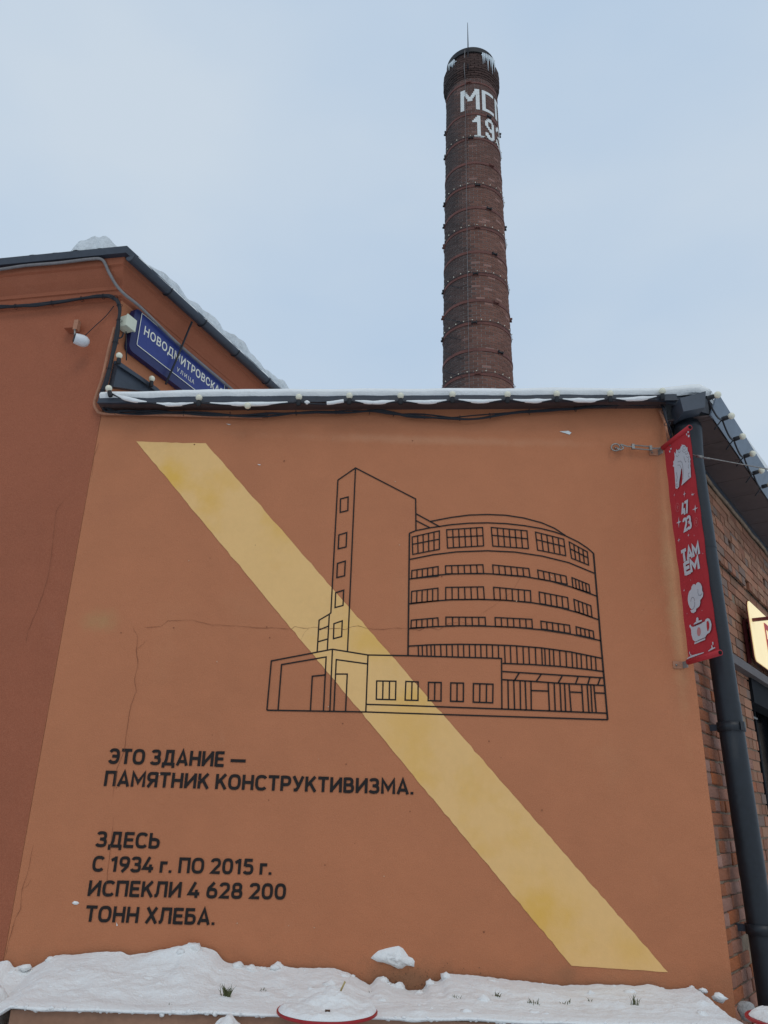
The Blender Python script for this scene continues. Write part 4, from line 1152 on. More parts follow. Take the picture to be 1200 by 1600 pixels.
hM = (Mz1 - Mz0) / 24
def blank(w_, h_): return [[' '] * w_ for _ in range(h_)]
g = blank(16, 24)
for r in range(24):
    for c_ in (0, 1, 2): g[r][c_] = '#'; g[r][15 - c_] = '#'
    if r < 14:
        c0 = int(1 + r * 6 / 13)
        for c_ in range(c0, c0 + 3): g[r][min(15, c_)] = '#'; g[r][15 - min(15, c_)] = '#'
glyph(-.55, Mz1, g, .040, hM)
g = blank(12, 24)
for r in range(24):
    for c_ in (0, 1, 2): g[r][c_] = '#'
    if r < 3 or r > 20:
        for c_ in range(12): g[r][c_] = '#'
glyph(.27, Mz1, g, .040, hM)
g = blank(12, 24)
for r in range(24):
    for c_ in (0, 1, 2, 9, 10, 11): g[r][c_] = '#'
    if r < 3:
        for c_ in range(12): g[r][c_] = '#'
glyph(.92, Mz1, g, .040, hM)
Dz1, Dz0 = zc(181), zc(215)
hD = (Dz1 - Dz0) / 13
G1 = ['   ##  ', '  ###  ', ' ####  ', '#####  ', '   ##  ', '   ##  ', '   ##  ', '   ##  ', '   ##  ', '   ##  ', '   ##  ', '   ##  ', ' ######']
G9 = ['  ###  ', ' ##### ', '##   ##', '##   ##', '##   ##', ' ##  ##', '  #####', '   ####', '     ##', '##   ##', '###  ##', ' ##### ', '  ###  ']
G3 = ['  ###  ', ' ##### ', '##   ##', '#    ##', '     ##', '    ## ', '  ###  ', '    ## ', '     ##', '#    ##', '##   ##', ' ##### ', '  ###  ']
glyph(-.12, Dz1, G1, .052, hD); glyph(.36, Dz1, G9, .052, hD); glyph(.90, Dz1, G3, .052, hD)
# icicles on the crown
ic = []
random.seed(9)
for (a0, a1, n_, zt_, R_) in ((.28, .86, 9, 26.1, 1.0), (-1.0, -.70, 5, 26.0, 1.0)):
    ic.append(sweep_vf([Vector((CX + (R_ - .08) * math.sin(a), CY - (R_ - .08) * math.cos(a), zt_ + .10 + .03 * math.sin(9 * a))) for a in np.linspace(a0, a1, 10)], [.015, .035, .04, .03, .05, .035, .04, .03, .025, .015] if n_ > 6 else .022, 7))
    for k in range(n_):
        a = a0 + (a1 - a0) * (k + .3) / n_; L_ = random.uniform(.25, .85) if n_ > 5 else random.uniform(.15, .4)
        p = Vector((CX + (R_ + .01) * math.sin(a), CY - (R_ + .01) * math.cos(a), zt_ + .1))
        ic.append(sweep_vf([p, p - ZUP * L_ * .5, p - ZUP * L_], [.024, .015, .003], 6))
v, f = join_vf(ic); o = obj('icicles', v, f, M_ice, None, smooth=True, kind='stuff'); tag(o, 'white icicles hanging from the crown of the brick chimney', 'ice')
# small lamps on the lit hoops: one string each
cnt = 0
words = ['uppermost', 'second', 'third', 'fourth', 'fifth', 'lowest visible', 'hidden', 'hidden']
li = 0
for (zz, lit) in hz[:13]:
    if not lit: continue
    st = thing('lamp_string', 'string of tiny white lamps round the chimney, %s string' % words[li], 'string lights', Vector((CX, CY, zz)), 'lamp strings round the chimney')
    li += 1
    off = random.uniform(-.1, .1)
    sweep('cable', [cyl(t, zz + .055 + .012 * math.sin(7 * t + li), .03) for t in np.linspace(-math.pi * .7, math.pi * .7, 50)], .007, M_cable, st, n=4)
    for k in range(-6, 7):
        a = k * .245 + off
        v, f = sphere_vf(cyl(a, zz + .085, .05), .017, 8, 6); obj('bulb', v, f, M_bulb, st, smooth=True)

# ------------------------------------------------------------------ downpipe with hopper
A0 = onP(1140, 1120, C2, SIDE, .14)
T0 = onP(1086, 752, C2, SIDE, .14)
axd = (A0 - T0) / (A0.z - T0.z)
def pp(z): return T0 + axd * (z - T0.z)
dp_ = thing('downpipe', 'fat slate blue downpipe with square hopper on the brick side wall', 'pipe', Vector((pp(.05).x, pp(.05).y, 0)))
PR = .078
def ring_sweep(name, zr, parent, m=M_pipe, n=28):
    V = []; Fc = []
    for (r, z_) in zr:
        c = pp(z_)
        for k in range(n): a = 2 * math.pi * k / n; V.append(c + Vector((r * math.cos(a), r * math.sin(a), 0)))
    for i in range(len(zr) - 1):
        for k in range(n): Fc.append((i * n + k, (i * n + (k + 1) % n), (i + 1) * n + (k + 1) % n, (i + 1) * n + k))
    o = obj(name, V, Fc, m, parent, smooth=True)
    return o
z_a = onP(1090, 735, C2, SIDE, .14).z; z_b = onP(1086, 688, C2, SIDE, .14).z; z_c = onP(1084, 640, C2, SIDE, .14).z
ring_sweep('pipe_section', [(PR, .05), (PR, 1.30)], dp_)
ring_sweep('pipe_section', [(PR + .002, 1.28), (PR + .002, 2.35)], dp_)
ring_sweep('pipe_section', [(PR, 2.33), (PR, 3.45)], dp_)
ring_sweep('pipe_section', [(PR + .002, 3.43), (PR + .002, z_a)], dp_)
ring_sweep('cone', [(PR, z_a - .02), (PR + .026, z_b)], dp_)
ring_sweep('collar', [(PR + .026, z_b), (PR + .024, z_b + .03), (PR + .014, z_b + .035), (PR + .012, z_c + .01)], dp_)
hq = [onY(*q, 5.0) for q in ((1068, 643), (1101.5, 636.5), (1103, 611), (1062.5, 622))]
prism('hopper', hq, [q + Vector((.0, .20, 0)) for q in hq], M_hopper, dp_)
hq2 = [onY(*q, 5.01) for q in ((1070, 643), (1100.5, 637))]
v, f = lathe_vf([(PR + .012, 0), (PR - .004, .0)], (0, 0), 8)
for z_ in (2.19, .98):
    c = pp(z_); ring_sweep('pipe_clamp', [(PR + .001, z_ - .03), (PR + .012, z_ - .03), (PR + .012, z_ + .03), (PR + .001, z_ + .03)], dp_)
    box('clamp_lug', c + Vector((.0, 0, 0)) + (-SN * 0 + Vector((math.cos(-1.2), math.sin(-1.2), 0))) * (PR + .015), (Vector((1, 0, 0)), Vector((0, 1, 0)), ZUP), (.012, .012, .028), M_pipe, dp_)
    box('wall_arm', c - SN * .09, axs(SIDE), (.015, .05, .02), M_dark, dp_)

# ------------------------------------------------------------------ red banner
HB = 167.6
ban = thing('banner', 'narrow red vertical banner with white horse head, teapot and lettering between two rollers', 'banner', onY(1041, 695, 5.10))
BQ = onY(1041, 695, 5.10)
BD, BN = dr(HB), nrm(HB)                       # BD runs from the wall towards the camera
if BN.dot(CAM - BQ) < 0: BN = -BN
def bp_(u, v, off=0.0):
    d = ray(u, v); return CAM + d * (((BQ - CAM).dot(BN) + off) / d.dot(BN))
TL, TR = bp_(1042, 693), bp_(1080.5, 668); BLp, BRp = bp_(1071, 1036), bp_(1119, 1021)
sT = [(TL - BQ).dot(BD), (TR - BQ).dot(BD)]; sB = [(BLp - BQ).dot(BD), (BRp - BQ).dot(BD)]
s0_ = (sT[0] + sB[0]) / 2; s1_ = (sT[1] + sB[1]) / 2
ztp = (TL.z + TR.z) / 2; zbt = (BLp.z + BRp.z) / 2
def bw_(s, z_, off=0.0): return Vector((BQ.x, BQ.y, 0)) + BD * s + ZUP * z_ + BN * off
V = []; Fc = []
for i in range(41):
    for j in range(9):
        z_ = zbt + (ztp - zbt) * i / 40; s = s0_ + (s1_ - s0_) * j / 8
        V.append(bw_(s, z_, .0022 * math.sin(i * .31 + j * .5) + .0018 * math.sin(i * 1.1 + j * 1.9)))
for i in range(40):
    for j in range(8): a = i * 9 + j; Fc.append((a, a + 1, a + 10, a + 9))
Fc = orient(V, Fc, BN)
V2 = [q - BN * .003 for q in V]; n_ = len(V)
Fc2 = [tuple(reversed([k + n_ for k in q])) for q in Fc]
obj('cloth', V + V2, Fc + Fc2, M_flag, ban, smooth=True)
for z_, nm in ((ztp, 'roller'), (zbt, 'roller')):
    a = bw_(s0_ - .01, z_); b = bw_(s1_ + .012, z_)
    ro = sweep(nm, [a, b], .019, M_flag if z_ > 3.5 else M_flag, ban, n=20)
    sweep('hollow_shade', [b - BD * .001, b + BD * .002], .0135, M_hole, ro, n=16)  # black disc, the shade inside the hollow tube put into its colour
BF = lambda off: (lambda a, b: bp_(a, b, off))
KA = A(1030, 650, 10.667); KB = A(1040, 770, 11.852); KC = A(1050, 900, 10.667)
def pr2(name, polys, m=M_print, off=.0065):
    for p_ in polys:
        v, f = poly_vf([p_], BF(off)); obj(name, v, orient(v, f, BN), m, ban)
horse = [(285, 545), (300, 575), (315, 560), (330, 550), (355, 540), (358, 510), (375, 500), (378, 465), (390, 485), (415, 480), (440, 500), (455, 525), (470, 515), (472, 560), (478, 600), (492, 597), (500, 640), (510, 655), (515, 700), (523, 715), (515, 760), (522, 790), (516, 830), (524, 870), (525, 920), (529, 1020), (480, 1060), (420, 1115), (370, 1160), (385, 1080), (387, 980), (383, 900), (372, 862), (364, 900), (357, 960), (342, 1040), (334, 1100), (330, 1180), (300, 1215), (272, 1205), (268, 1120), (262, 1020), (255, 930), (248, 850), (225, 835), (240, 800), (232, 765), (252, 735), (258, 680), (250, 600), (275, 632), (280, 590)]
pr2('printed_emblem', [KA(horse)])
def arc(cx, cy, rx, ry, a0, a1, n=10): return [(cx + rx * math.cos(math.radians(a0 + (a1 - a0) * k / n)), cy + ry * math.sin(math.radians(a0 + (a1 - a0) * k / n))) for k in range(n + 1)]
RL = []
def rl(conv, pts, wd=.0024, off=.008): RL.append(line_vf([bp_(a, b, off) for a, b in conv(pts)], wd, BN))
rl(KA, arc(333, 580, 20, 28, 0, 320)); rl(KA, arc(415, 535, 22, 32, 0, 330)); rl(KA, arc(420, 560, 40, 45, 20, 170)); rl(KA, arc(450, 600, 30, 35, 10, 130), .003)
rl(KA, [(310, 765), (350, 750), (380, 775), (392, 830), (398, 960), (392, 1060)]); rl(KA, [(305, 820), (340, 815), (365, 860)]); rl(KA, [(410, 670), (425, 740), (440, 770), (450, 750)])
rl(KA, arc(300, 645, 22, 30, 0, 160)); rl(KA, arc(475, 660, 25, 30, 20, 150)); rl(KA, arc(500, 740, 18, 30, 90, 260)); rl(KA, arc(498, 840, 16, 30, 90, 260)); rl(KA, arc(497, 985, 14, 35, 40, 300)); rl(KA, arc(295, 1155, 14, 25, 0, 320))
rl(KA, [(285, 940), (300, 1020), (288, 1100)])
rl(KC, arc(345, 430, 32, 75, 180, 350, 14)); rl(KC, [(376, 430), (380, 480), (360, 540), (335, 560)]); rl(KC, [(432, 215), (430, 280), (445, 322), (480, 320), (500, 290)])
rl(KC, [(385, 1100), (470, 1060), (560, 1020)]); rl(KC, [(360, 842), (495, 785)]); rl(KC, [(365, 815), (498, 757)])
for v, f in RL: obj('print_outline', v, f, M_printline, ban)
pr2('printed_emblem', [KC([(350, 140), (380, 135), (392, 155), (405, 125), (425, 106), (450, 105), (480, 130), (500, 180), (503, 240), (520, 280), (515, 340), (490, 380), (470, 400), (472, 450), (457, 500), (430, 530), (405, 545), (397, 590), (360, 618), (325, 610), (305, 570), (335, 565), (300, 530), (275, 470), (262, 400), (268, 320), (285, 260), (320, 222), (325, 180)])])
pr2('printed_emblem', [KC([(290, 820), (305, 808), (325, 840), (350, 850), (545, 758), (560, 725), (590, 703), (620, 710), (645, 750), (658, 810), (650, 890), (625, 945), (588, 965), (570, 990), (550, 1030), (390, 1095), (350, 1065), (325, 985), (318, 900), (310, 870), (292, 850)]),
                       KC([(372, 1110), (552, 1035), (555, 1060), (375, 1138)]), KC([(360, 800), (400, 760), (405, 700), (425, 686), (440, 703), (442, 745), (495, 730), (500, 757), (370, 815)])])
pr2('print_cutout', [KC([(575, 765), (600, 745), (620, 790), (622, 860), (605, 915), (588, 915), (578, 850)])], M_flag, .0075)
pr2('print_cutout', [KC(arc(447, 928, 32, 75, 0, 330, 14))], M_printred, .0075)
pr2('printed_snow', [KC([(245, 1390), (260, 1365), (330, 1322), (530, 1270), (530, 1283), (300, 1368)]), KC([(598, 1252), (650, 1208), (710, 1185), (722, 1200), (612, 1256)]), KC([(285, 1262), (298, 1262), (300, 1300), (290, 1305)]), KC([(668, 1100), (690, 1098), (690, 1145), (675, 1150)]), KC([(655, 1160), (672, 1155), (680, 1200), (662, 1210)]), KC([(305, 1300), (325, 1310), (320, 1330), (300, 1325)]),
                     KA([(468, 258), (495, 252), (495, 280), (472, 285)]), KA([(475, 318), (505, 315), (505, 352), (480, 355)]), KA([(450, 290), (465, 290), (462, 330), (452, 320)]), KA([(183, 540), (205, 530), (205, 555), (188, 562)]), KA([(163, 580), (182, 572), (185, 605), (170, 610)])])
def star(cx, cy, rx, ry, conv): 
    p = []
    for k in range(8):
        a = math.pi / 4 * k; q = 1 if k % 2 == 0 else .22
        p.append((cx + rx * q * math.cos(a), cy + ry * q * math.sin(a) - (math.cos(a) * rx * q * .4)))
    return conv(p)
pr2('printed_star', [star(420, 1300, 22, 60, KA), star(545, 1305, 8, 40, KA), star(245, 545, 45, 110, KB), star(548, 295, 55, 80, KB), star(422, 785, 18, 40, KB), star(245, 875, 28, 45, KB), star(160, 40, 12, 30, KB), star(505, 30, 40, 30, KB), star(202, 238, 14, 25, KC), star(500, 573, 8, 12, KC), star(250, 625, 6, 12, KC), star(310, 70, 8, 12, KC), star(690, 1125, 8, 25, KB), star(528, 790, 8, 14, KB)])
RS = []
for (cx, cy) in ((222, 270), (567, 540)):
    RS.append(line_vf([bp_(a, b, .0065) for a, b in KB(arc(cx, cy, 33, 80, 0, 360, 20))], .0016, BN))
    RS.append(line_vf([bp_(a, b, .0065) for a, b in KB([(cx - 12, cy - 30), (cx + 12, cy - 20), (cx - 10, cy + 5), (cx + 12, cy + 12), (cx - 8, cy + 35)])], .003, BN))
for v, f in RS: obj('printed_ring', v, f, M_printred, ban)
def btext(body, bl_, br_, tl_, bold, shear=0.0):
    O = bp_(*bl_, .0065); E_ = bp_(*br_, .0065); T = bp_(*tl_, .0065)
    stroke_text(body, O, BD, ZUP, abs((E_ - O).dot(BD)), T.z - O.z, BN, M_print, ban, wt=bold * .75, gap=.02, step=.0002)
KBp = lambda x, y: (1040 + x / 11.852, 770 + y / 11.852)
btext('47', KBp(310, 430), KBp(432, 370), KBp(315, 185), .28)
btext('23', KBp(345, 728), KBp(485, 650), KBp(328, 480), .28)
btext('ТАМ', KBp(310, 1290), KBp(632, 1120), KBp(275, 1085), .38)
btext('ЕМ', KBp(358, 1530), KBp(632, 1400), KBp(335, 1300), .38)
for (px, lab) in (((1022, 707), 'upper'), ((1060, 1039), 'lower')):
    br = thing('banner_bracket', 'flat steel wall bracket carrying the %s roller of the red banner' % lab, 'bracket', wallp(*px, 0), 'brackets of the red banner')
    c = wallp(*px, .006); box('wall_plate', c, WORLD, (.036, .003, .024), M_orangeplate, br, bev=.001)
    sweep('bolt', [wallp(px[0] - 3, px[1], .006), wallp(px[0] - 3, px[1], .016)], .007, M_steel, br, n=6)
    zz = c.z
    end = bw_(s0_ - .02, zz + .0); a = c + Vector((.03, -.004, 0))
    t = (end - a); t.z = 0; L_ = t.length; t.normalize(); nn = Vector((t.y, -t.x, 0))
    box('arm', a + t * L_ / 2, (t, nn, ZUP), (L_ / 2, .003, .022), M_steel, br)
    rz = ztp if lab == 'upper' else zbt
    sweep('roller_pin', [end, bw_(s0_ - .005, rz)], .009, M_steel, br, n=6)

# turnbuckle and wire
tb = thing('turnbuckle', 'steel turnbuckle hooked to an eye bolt on the mural wall left of the banner', 'turnbuckle', wallp(967, 699, 0))
sweep('eye_bolt', [wallp(962, 700, 0), wallp(962, 700, .03)], .008, M_steel, tb)
ey = [onY(962 + 7 * math.cos(a), 699 + 5.5 * math.sin(a), D - .035 - .01 * math.sin(a)) for a in np.linspace(0, 2 * math.pi, 13)]
sweep('eye_ring', ey, .006, M_steel, tb)
sweep('hook', smoothpath([onY(964, 700, D - .03), onY(969, 703, D - .04), onY(974, 700, D - .04), onY(970, 694.5, D - .04), onY(980, 697.5, D - .04), onY(990, 698, D - .04)]), .0055, M_steel, tb)
V = []
for dz in (-.014, .014):
    V.append(sweep_vf([onY(988, 698, D - .04) + ZUP * dz, onY(1017, 700.5, D - .04) + ZUP * dz], .005, 6))
for px in ((989, 698), (1016.5, 700.5)): V.append(box_vf(onY(*px, D - .04), WORLD, (.01, .01, .02)))
v, f = join_vf(V); obj('frame', v, f, M_steel, tb)
sweep('hook', [onY(1017, 700.5, D - .04), onY(1030, 700.5, D - .045), onY(1036, 697, D - .05), onY(1042, 692, D - .07)], .0055, M_steel, tb)
w0 = onY(1042, 694, D - .12); w1 = onY(1088, 712.5, 4.86); w2 = onY(1200, 733, 4.55); w3 = w2 + (w2 - w1) * 18
wi = thing('guy_wire', 'thin steel guy wire running right from behind the banner across the brick wall', 'wire', w0)
sweep('wire', [w0, w1, w2, w3], .0045, M_steel, wi, n=6)
sweep('ferrule', [w1 + (w2 - w1) * .0, w1 + (w2 - w1) * .10], .010, M_steel, wi, n=6)
sweep('ferrule', [w1 + (w2 - w1) * .10 - ZUP * .006, w1 + (w2 - w1) * .2], .0065, M_steel, wi, n=6)

# ------------------------------------------------------------------ lit sign on the side wall
LO = .09
sg = thing('lit_sign', 'glowing cream rounded sign with red lettering on the brick side wall', 'sign', sidep(1160, 1000, 0))
def sg_u(px, off): return (sidep(*px, off) - S0).dot(SD)
ua = (sg_u((1168, 955), LO) + sg_u((1181, 1025), LO)) / 2; zhi = sidep(1175, 944, LO).z; zlo = sidep(1186, 1036, LO).z
ub = ua + 2.4
def srr(o_, d=0.0):
    pts = []; r = .09
    for cx, cz_, a0, rr in ((ub - r, zhi - r, 0, r), (ua + r, zhi - r, 90, r), (ua + .05, zlo + .05, 180, .05), (ub - r, zlo + r, 270, r)):
        for k in range(6):
            q = math.radians(a0 + 18 * k); pts.append(sp_(cx + (rr + d) * math.cos(q), o_, cz_ + (rr + d) * math.sin(q)))
    return pts
prism('sign_body', srr(LO - .014, .004), srr(LO - .004, .004), M_maroon, sg)
prism('sign_face', srr(LO - .003), srr(LO + .004), M_signlit, sg)
stroke_text('РРР', sp_(ua + .55, LO + .007, zlo + .15), SD, ZUP, 1.6, (zhi - zlo) * .55, SN, M_signred, sg, wt=.2, step=.0003)
for k in range(1): pass
uf = sg_u((1157, 967), 0); zf = sidep(1153, 967, .0).z
sweep('wall_bar', [sp_(uf, .02, zf), sp_(uf, .02, sidep(1166, 1036, .0).z)], .02, M_maroon, sg, n=4, smooth=False)
sweep('cross_bar', [sp_(uf, .02, zf), sp_(uf + .0, LO + .35, zf)], .018, M_maroon, sg, n=4, smooth=False)
sweep('tie_bar', [sp_(uf, LO - .05, zf), sp_(ua + .3, LO - .05, zf)], .014, M_maroon, sg, n=4, smooth=False)

# ------------------------------------------------------------------ planter, bed snow
PY = 4.50; ZR = .655
px0 = onY(17, 1573, PY).x; px1 = onY(1166, 1598, PY).x
plt = thing('planter', 'long low brown painted planter wall at the foot of the mural', 'planter', Vector((0, PY, 0)))
box('front_wall', ((px0 + px1) / 2, PY + .05, ZR / 2 - .01), WORLD, ((px1 - px0) / 2, .05, ZR / 2 - .01), M_planter, plt, bev=.006)
box('end_wall', (px0 + .05, (PY + .1 + D - .02) / 2, ZR / 2 - .01), WORLD, (.05, (D - .02 - PY - .1) / 2 - .002, ZR / 2 - .01), M_planter, plt, bev=.006)
box('end_wall', (px1 - .05, (PY + .1 + D - .02) / 2, ZR / 2 - .01), WORLD, (.05, (D - .02 - PY - .1) / 2 - .002, ZR / 2 - .01), M_planter, plt, bev=.006)
box('soil_bed', ((px0 + px1) / 2, (PY + D) / 2 + .04, .30), WORLD, ((px1 - px0) / 2 - .11, (D - PY) / 2 - .07, .28), M_soil, plt)
sil = [(-60, 1510), (0, 1502), (15, 1500), (21, 1514), (30, 1508), (50, 1513), (85, 1493), (100, 1492), (140, 1490), (150, 1487), (190, 1487), (200, 1493), (230, 1488), (260, 1483), (285, 1482), (292, 1477), (305, 1477), (335, 1484), (350, 1503), (380, 1508), (400, 1510), (415, 1512), (440, 1508), (455, 1512), (480, 1513), (520, 1512), (545, 1520), (570, 1535), (580, 1540), (588, 1527), (600, 1526), (612, 1537), (630, 1541), (636, 1548), (662, 1547), (666, 1533), (676, 1533), (686, 1535), (695, 1521), (740, 1524), (800, 1531), (880, 1540), (935, 1538), (1000, 1540), (1014, 1537), (1045, 1547), (1090, 1540), (1125, 1537), (1135, 1541), (1150, 1560), (1165, 1580), (1200, 1590)]
SX = [(wallp(a, b, .02).x, wallp(a, b, .02).z) for a, b in sil]
def silz(x): 
    if x <= SX[0][0]: return SX[0][1]
    r = 0
    for k_ in (-2, -1, 0, 1, 2): r += lerp(SX, max(SX[0][0], x + k_ * .009)) * (.12, .24, .28, .24, .12)[k_ + 2]
    return r + .005 * noi(x * 14, 0, 3) + .003 * noi(x * 40, 1, 3)
bumps = [(300, 1500, .10, .06, .035), (270, 1512, .10, .05, .03), (230, 1515, .12, .05, .02), (140, 1525, .16, .08, .015), (440, 1525, .06, .05, .02), (655, 1560, .05, .03, .02), (1000, 1580, .05, .04, .02), (590, 1540, .05, .05, .03), (1095, 1552, .035, .03, .035)]
BP = []
for (a, b, sx_, sy_, h) in bumps:
    q = onZ(a, b, .72); BP.append((q.x, min(q.y, D - .08), sx_, sy_, h))
def bed(x, t):                          # t 0 at the wall, 1 at the front rim
    y = D - .02 + (PY - .015 - D + .02) * t
    zf = ZR + .004 + .008 * noi(x * 3, 0, 4)
    zw = silz(x)
    if x < px0: zf -= min(.10, (px0 - x) * .55) - .02 * noi(x * 9, 3, 3)
    if 2.04 < x: zf = ZR - max(0, (x - 2.04)) * 1.2
    z_ = zf + (zw - zf) * max(0, 1 - t * 1.15) ** 1.35
    env = math.sin(math.pi * min(1, t * 1.0)) 
    z_ += env * (.022 * noi(x * 3.1, y * 3.1, 2) + .013 * noi(x * 8, y * 10, 7) + .003 * (1 - abs(noi(x * 12, y * 14, 17)) * 3) + .004 * noi(x * 25, y * 25, 1) + .012 * max(0, noi(x * 6, y * 9, 12) - .15))
    for (bx, by, sx_, sy_, h) in BP:
        z_ += h * .6 * math.exp(-((x - bx) / sx_) ** 2 - ((y - by) / sy_) ** 2) * (1 if t > .05 else 0)
    if t > .93: z_ -= (t - .93) * .12
    return Vector((x, y, z_))
nx, nt_ = 560, 64
V = []; Fc = []
x0_, x1_ = -2.55, px1 - .005
for j in range(nt_ + 1):
    for i in range(nx + 1): V.append(bed(x0_ + (x1_ - x0_) * i / nx, j / nt_))
for i in range(nx + 1):
    x = x0_ + (x1_ - x0_) * i / nx
    p = V[nt_ * (nx + 1) + i]; dr_ = .014 + .012 * max(0, noi(x * 7, 3, 3)) + (.03 if noi(x * 5, 9, 1) > .52 else 0)
    V.append(Vector((x, p.y - .010 - .006 * noi(x * 12, 5, 5), p.z - dr_ * .6)))
for i in range(nx + 1):
    p = V[(nt_ + 1) * (nx + 1) + i]; V.append(Vector((p.x, PY + .004, p.z - .010)))
for j in range(nt_ + 2):
    for i in range(nx): a = j * (nx + 1) + i; Fc.append((a, a + nx + 1, a + nx + 2, a + 1))
random.seed(31)
def clod(c, r):
    nu, nv = 9, 6; base = len(V); sd = random.uniform(0, 50); fl = random.uniform(.55, .9)
    for j in range(nv + 1):
        th = math.pi * j / nv
        for i in range(nu):
            a = 2 * math.pi * i / nu; d = Vector((math.sin(th) * math.cos(a), math.sin(th) * math.sin(a), math.cos(th)))
            k = r * (1 + .45 * noise.noise(d * 1.5 + Vector((sd, 0, 0)))); V.append(c + Vector((d.x * k * 1.2, d.y * k, d.z * k * fl)))
    for j in range(nv):
        for i in range(nu): Fc.append((base + j * nu + i, base + (j + 1) * nu + i, base + (j + 1) * nu + (i + 1) % nu, base + j * nu + (i + 1) % nu))
for _ in range(95):
    x = random.uniform(-2.2, 1.95); t = random.random() ** 1.6 * .9; r = random.choice((.004, .006, .008, .012, .024, .035)) * random.uniform(.7, 1.2)
    clod(bed(x, t) - ZUP * r * .35, r)
for _ in range(150):
    x = random.uniform(-1.78, 1.8); r = random.uniform(.005, .013); clod(Vector((x, PY - .012, bed(x, .97).z - random.uniform(.004, .018))), r)
for px_, py_, r in ((285, 1492, .035), (302, 1484, .045), (262, 1508, .04), (318, 1495, .035), (240, 1512, .03), (205, 1520, .025), (392, 1513, .028), (372, 1509, .03), (598, 1534, .03), (612, 1541, .022), (628, 1545, .016), (672, 1537, .024), (697, 1526, .028), (1098, 1548, .022), (40, 1512, .03), (20, 1520, .025), (430, 1512, .022)):
    q = wallp(px_, py_, .06); clod(q, r)
o = obj('bed_snow', V, Fc, M_snow, None, smooth=True, kind='stuff')
tag(o, 'white snow filling the long planter and drifted up against the mural wall', 'snow')
# rock shaped snow heaps
def heap(name, c, h, seed, m, label, cat, kind=None, amp=.18, nu=40, nv=20, dome=True):
    V = []; Fc = []
    for j in range(nv + 1):
        th = (math.pi / 2 if dome else math.pi) * j / nv
        for i in range(nu):
            a = 2 * math.pi * i / nu
            d = Vector((math.sin(th) * math.cos(a), math.sin(th) * math.sin(a), math.cos(th)))
            k = 1 + amp * noise.noise(d * 1.7 + Vector((seed, 0, 0))) + amp * .4 * noise.noise(d * 5 + Vector((0, seed, 0)))
            V.append(Vector(c) + Vector((d.x * h[0] * k, d.y * h[1] * k, d.z * h[2] * k)))
    for j in range(nv):
        for i in range(nu): Fc.append((j * nu + i, (j + 1) * nu + i, (j + 1) * nu + (i + 1) % nu, j * nu + (i + 1) % nu))
    o = obj(name, V, Fc, m, None, smooth=True, kind=kind); tag(o, label, cat); return o
q = onZ(357, 1590, .62); heap('snow_heap', (q.x, q.y - .12, 0), (.20, .22, .645), 3, M_snow, 'rounded snow heap in front of the planter left of the red table', 'snow heap', amp=.06)
q = onZ(85, 1599, .60); heap('snow_heap', (q.x - .05, q.y - .2, 0), (.36, .3, .60), 8, M_snow, 'wide low snow heap in front of the planter near its left end', 'snow heap', amp=.08)
q = onY(-30, 1580, 4.75); heap('snow_heap', (q.x, q.y, 0), (.22, .35, .70), 5, M_snow, 'snow heap beside the left end of the planter against the red brown wall', 'snow heap', amp=.1)
q = onP(1178, 1582, C2, SIDE, .12); heap('snow_heap', (q.x + .05, q.y - .05, 0), (.30, .35, .56), 11, M_snow, 'snow heap at the right end of the planter under the downpipe', 'snow heap', amp=.12)
q = onY(1166, 1570, 5.0); heap('stone', (q.x, q.y, q.z - .03), (.05, .045, .05), 14, M_stone, 'grey stone poking out of the snow at the foot of the brick wall', 'stone', amp=.25, nu=16, nv=10, dome=False)
# snow thrown on the wall
def splat(px, w_, h_, outl, label, seed, th=.03):
    c = wallp(*px, 0); V = []; Fc = []
    n = len(outl)
    pts = [wallp(a, b, -.004) for a, b in outl]; rings = 12
    for r in range(rings):
        t = r / rings
        for p in pts:
            q = p.lerp(c, t); q.y = D + .004 - th * math.sin(t * math.pi / 2) ** .7 * (1 + .6 * noi(q.x * 18, q.z * 18, seed) + .35 * noi(q.x * 60, q.z * 60, seed)); V.append(q)
    V.append(Vector((c.x, D - th, c.z)))
    for r in range(rings - 1):
        for k in range(n): Fc.append((r * n + k, r * n + (k + 1) % n, (r + 1) * n + (k + 1) % n, (r + 1) * n + k))
    for k in range(n): Fc.append(((rings - 1) * n + k, (rings - 1) * n + (k + 1) % n, len(V) - 1))
    Fc = orient(V, Fc, FN)
    o = obj('snow_patch', V, Fc, M_snow, None, smooth=True); tag(o, label, 'snow patch')
splat((617, 1495), 0, 0, [(578, 1497), (583, 1491), (590, 1485), (600, 1482), (612, 1479), (623, 1477), (630, 1481), (635, 1488), (639, 1494), (646, 1497), (649, 1502), (648, 1511), (643, 1510), (635, 1509), (629, 1514), (622, 1514), (610, 1508), (598, 1504), (589, 1503)], 'lump of thrown snow sticking to the wall above the middle of the planter', 3, .04)
splat((118, 1411), 0, 0, [(112, 1411), (116, 1407), (122, 1408), (125, 1411), (121, 1414), (116, 1414)], 'tiny snow speck stuck on the wall left of the lowest text line', 6, .012)
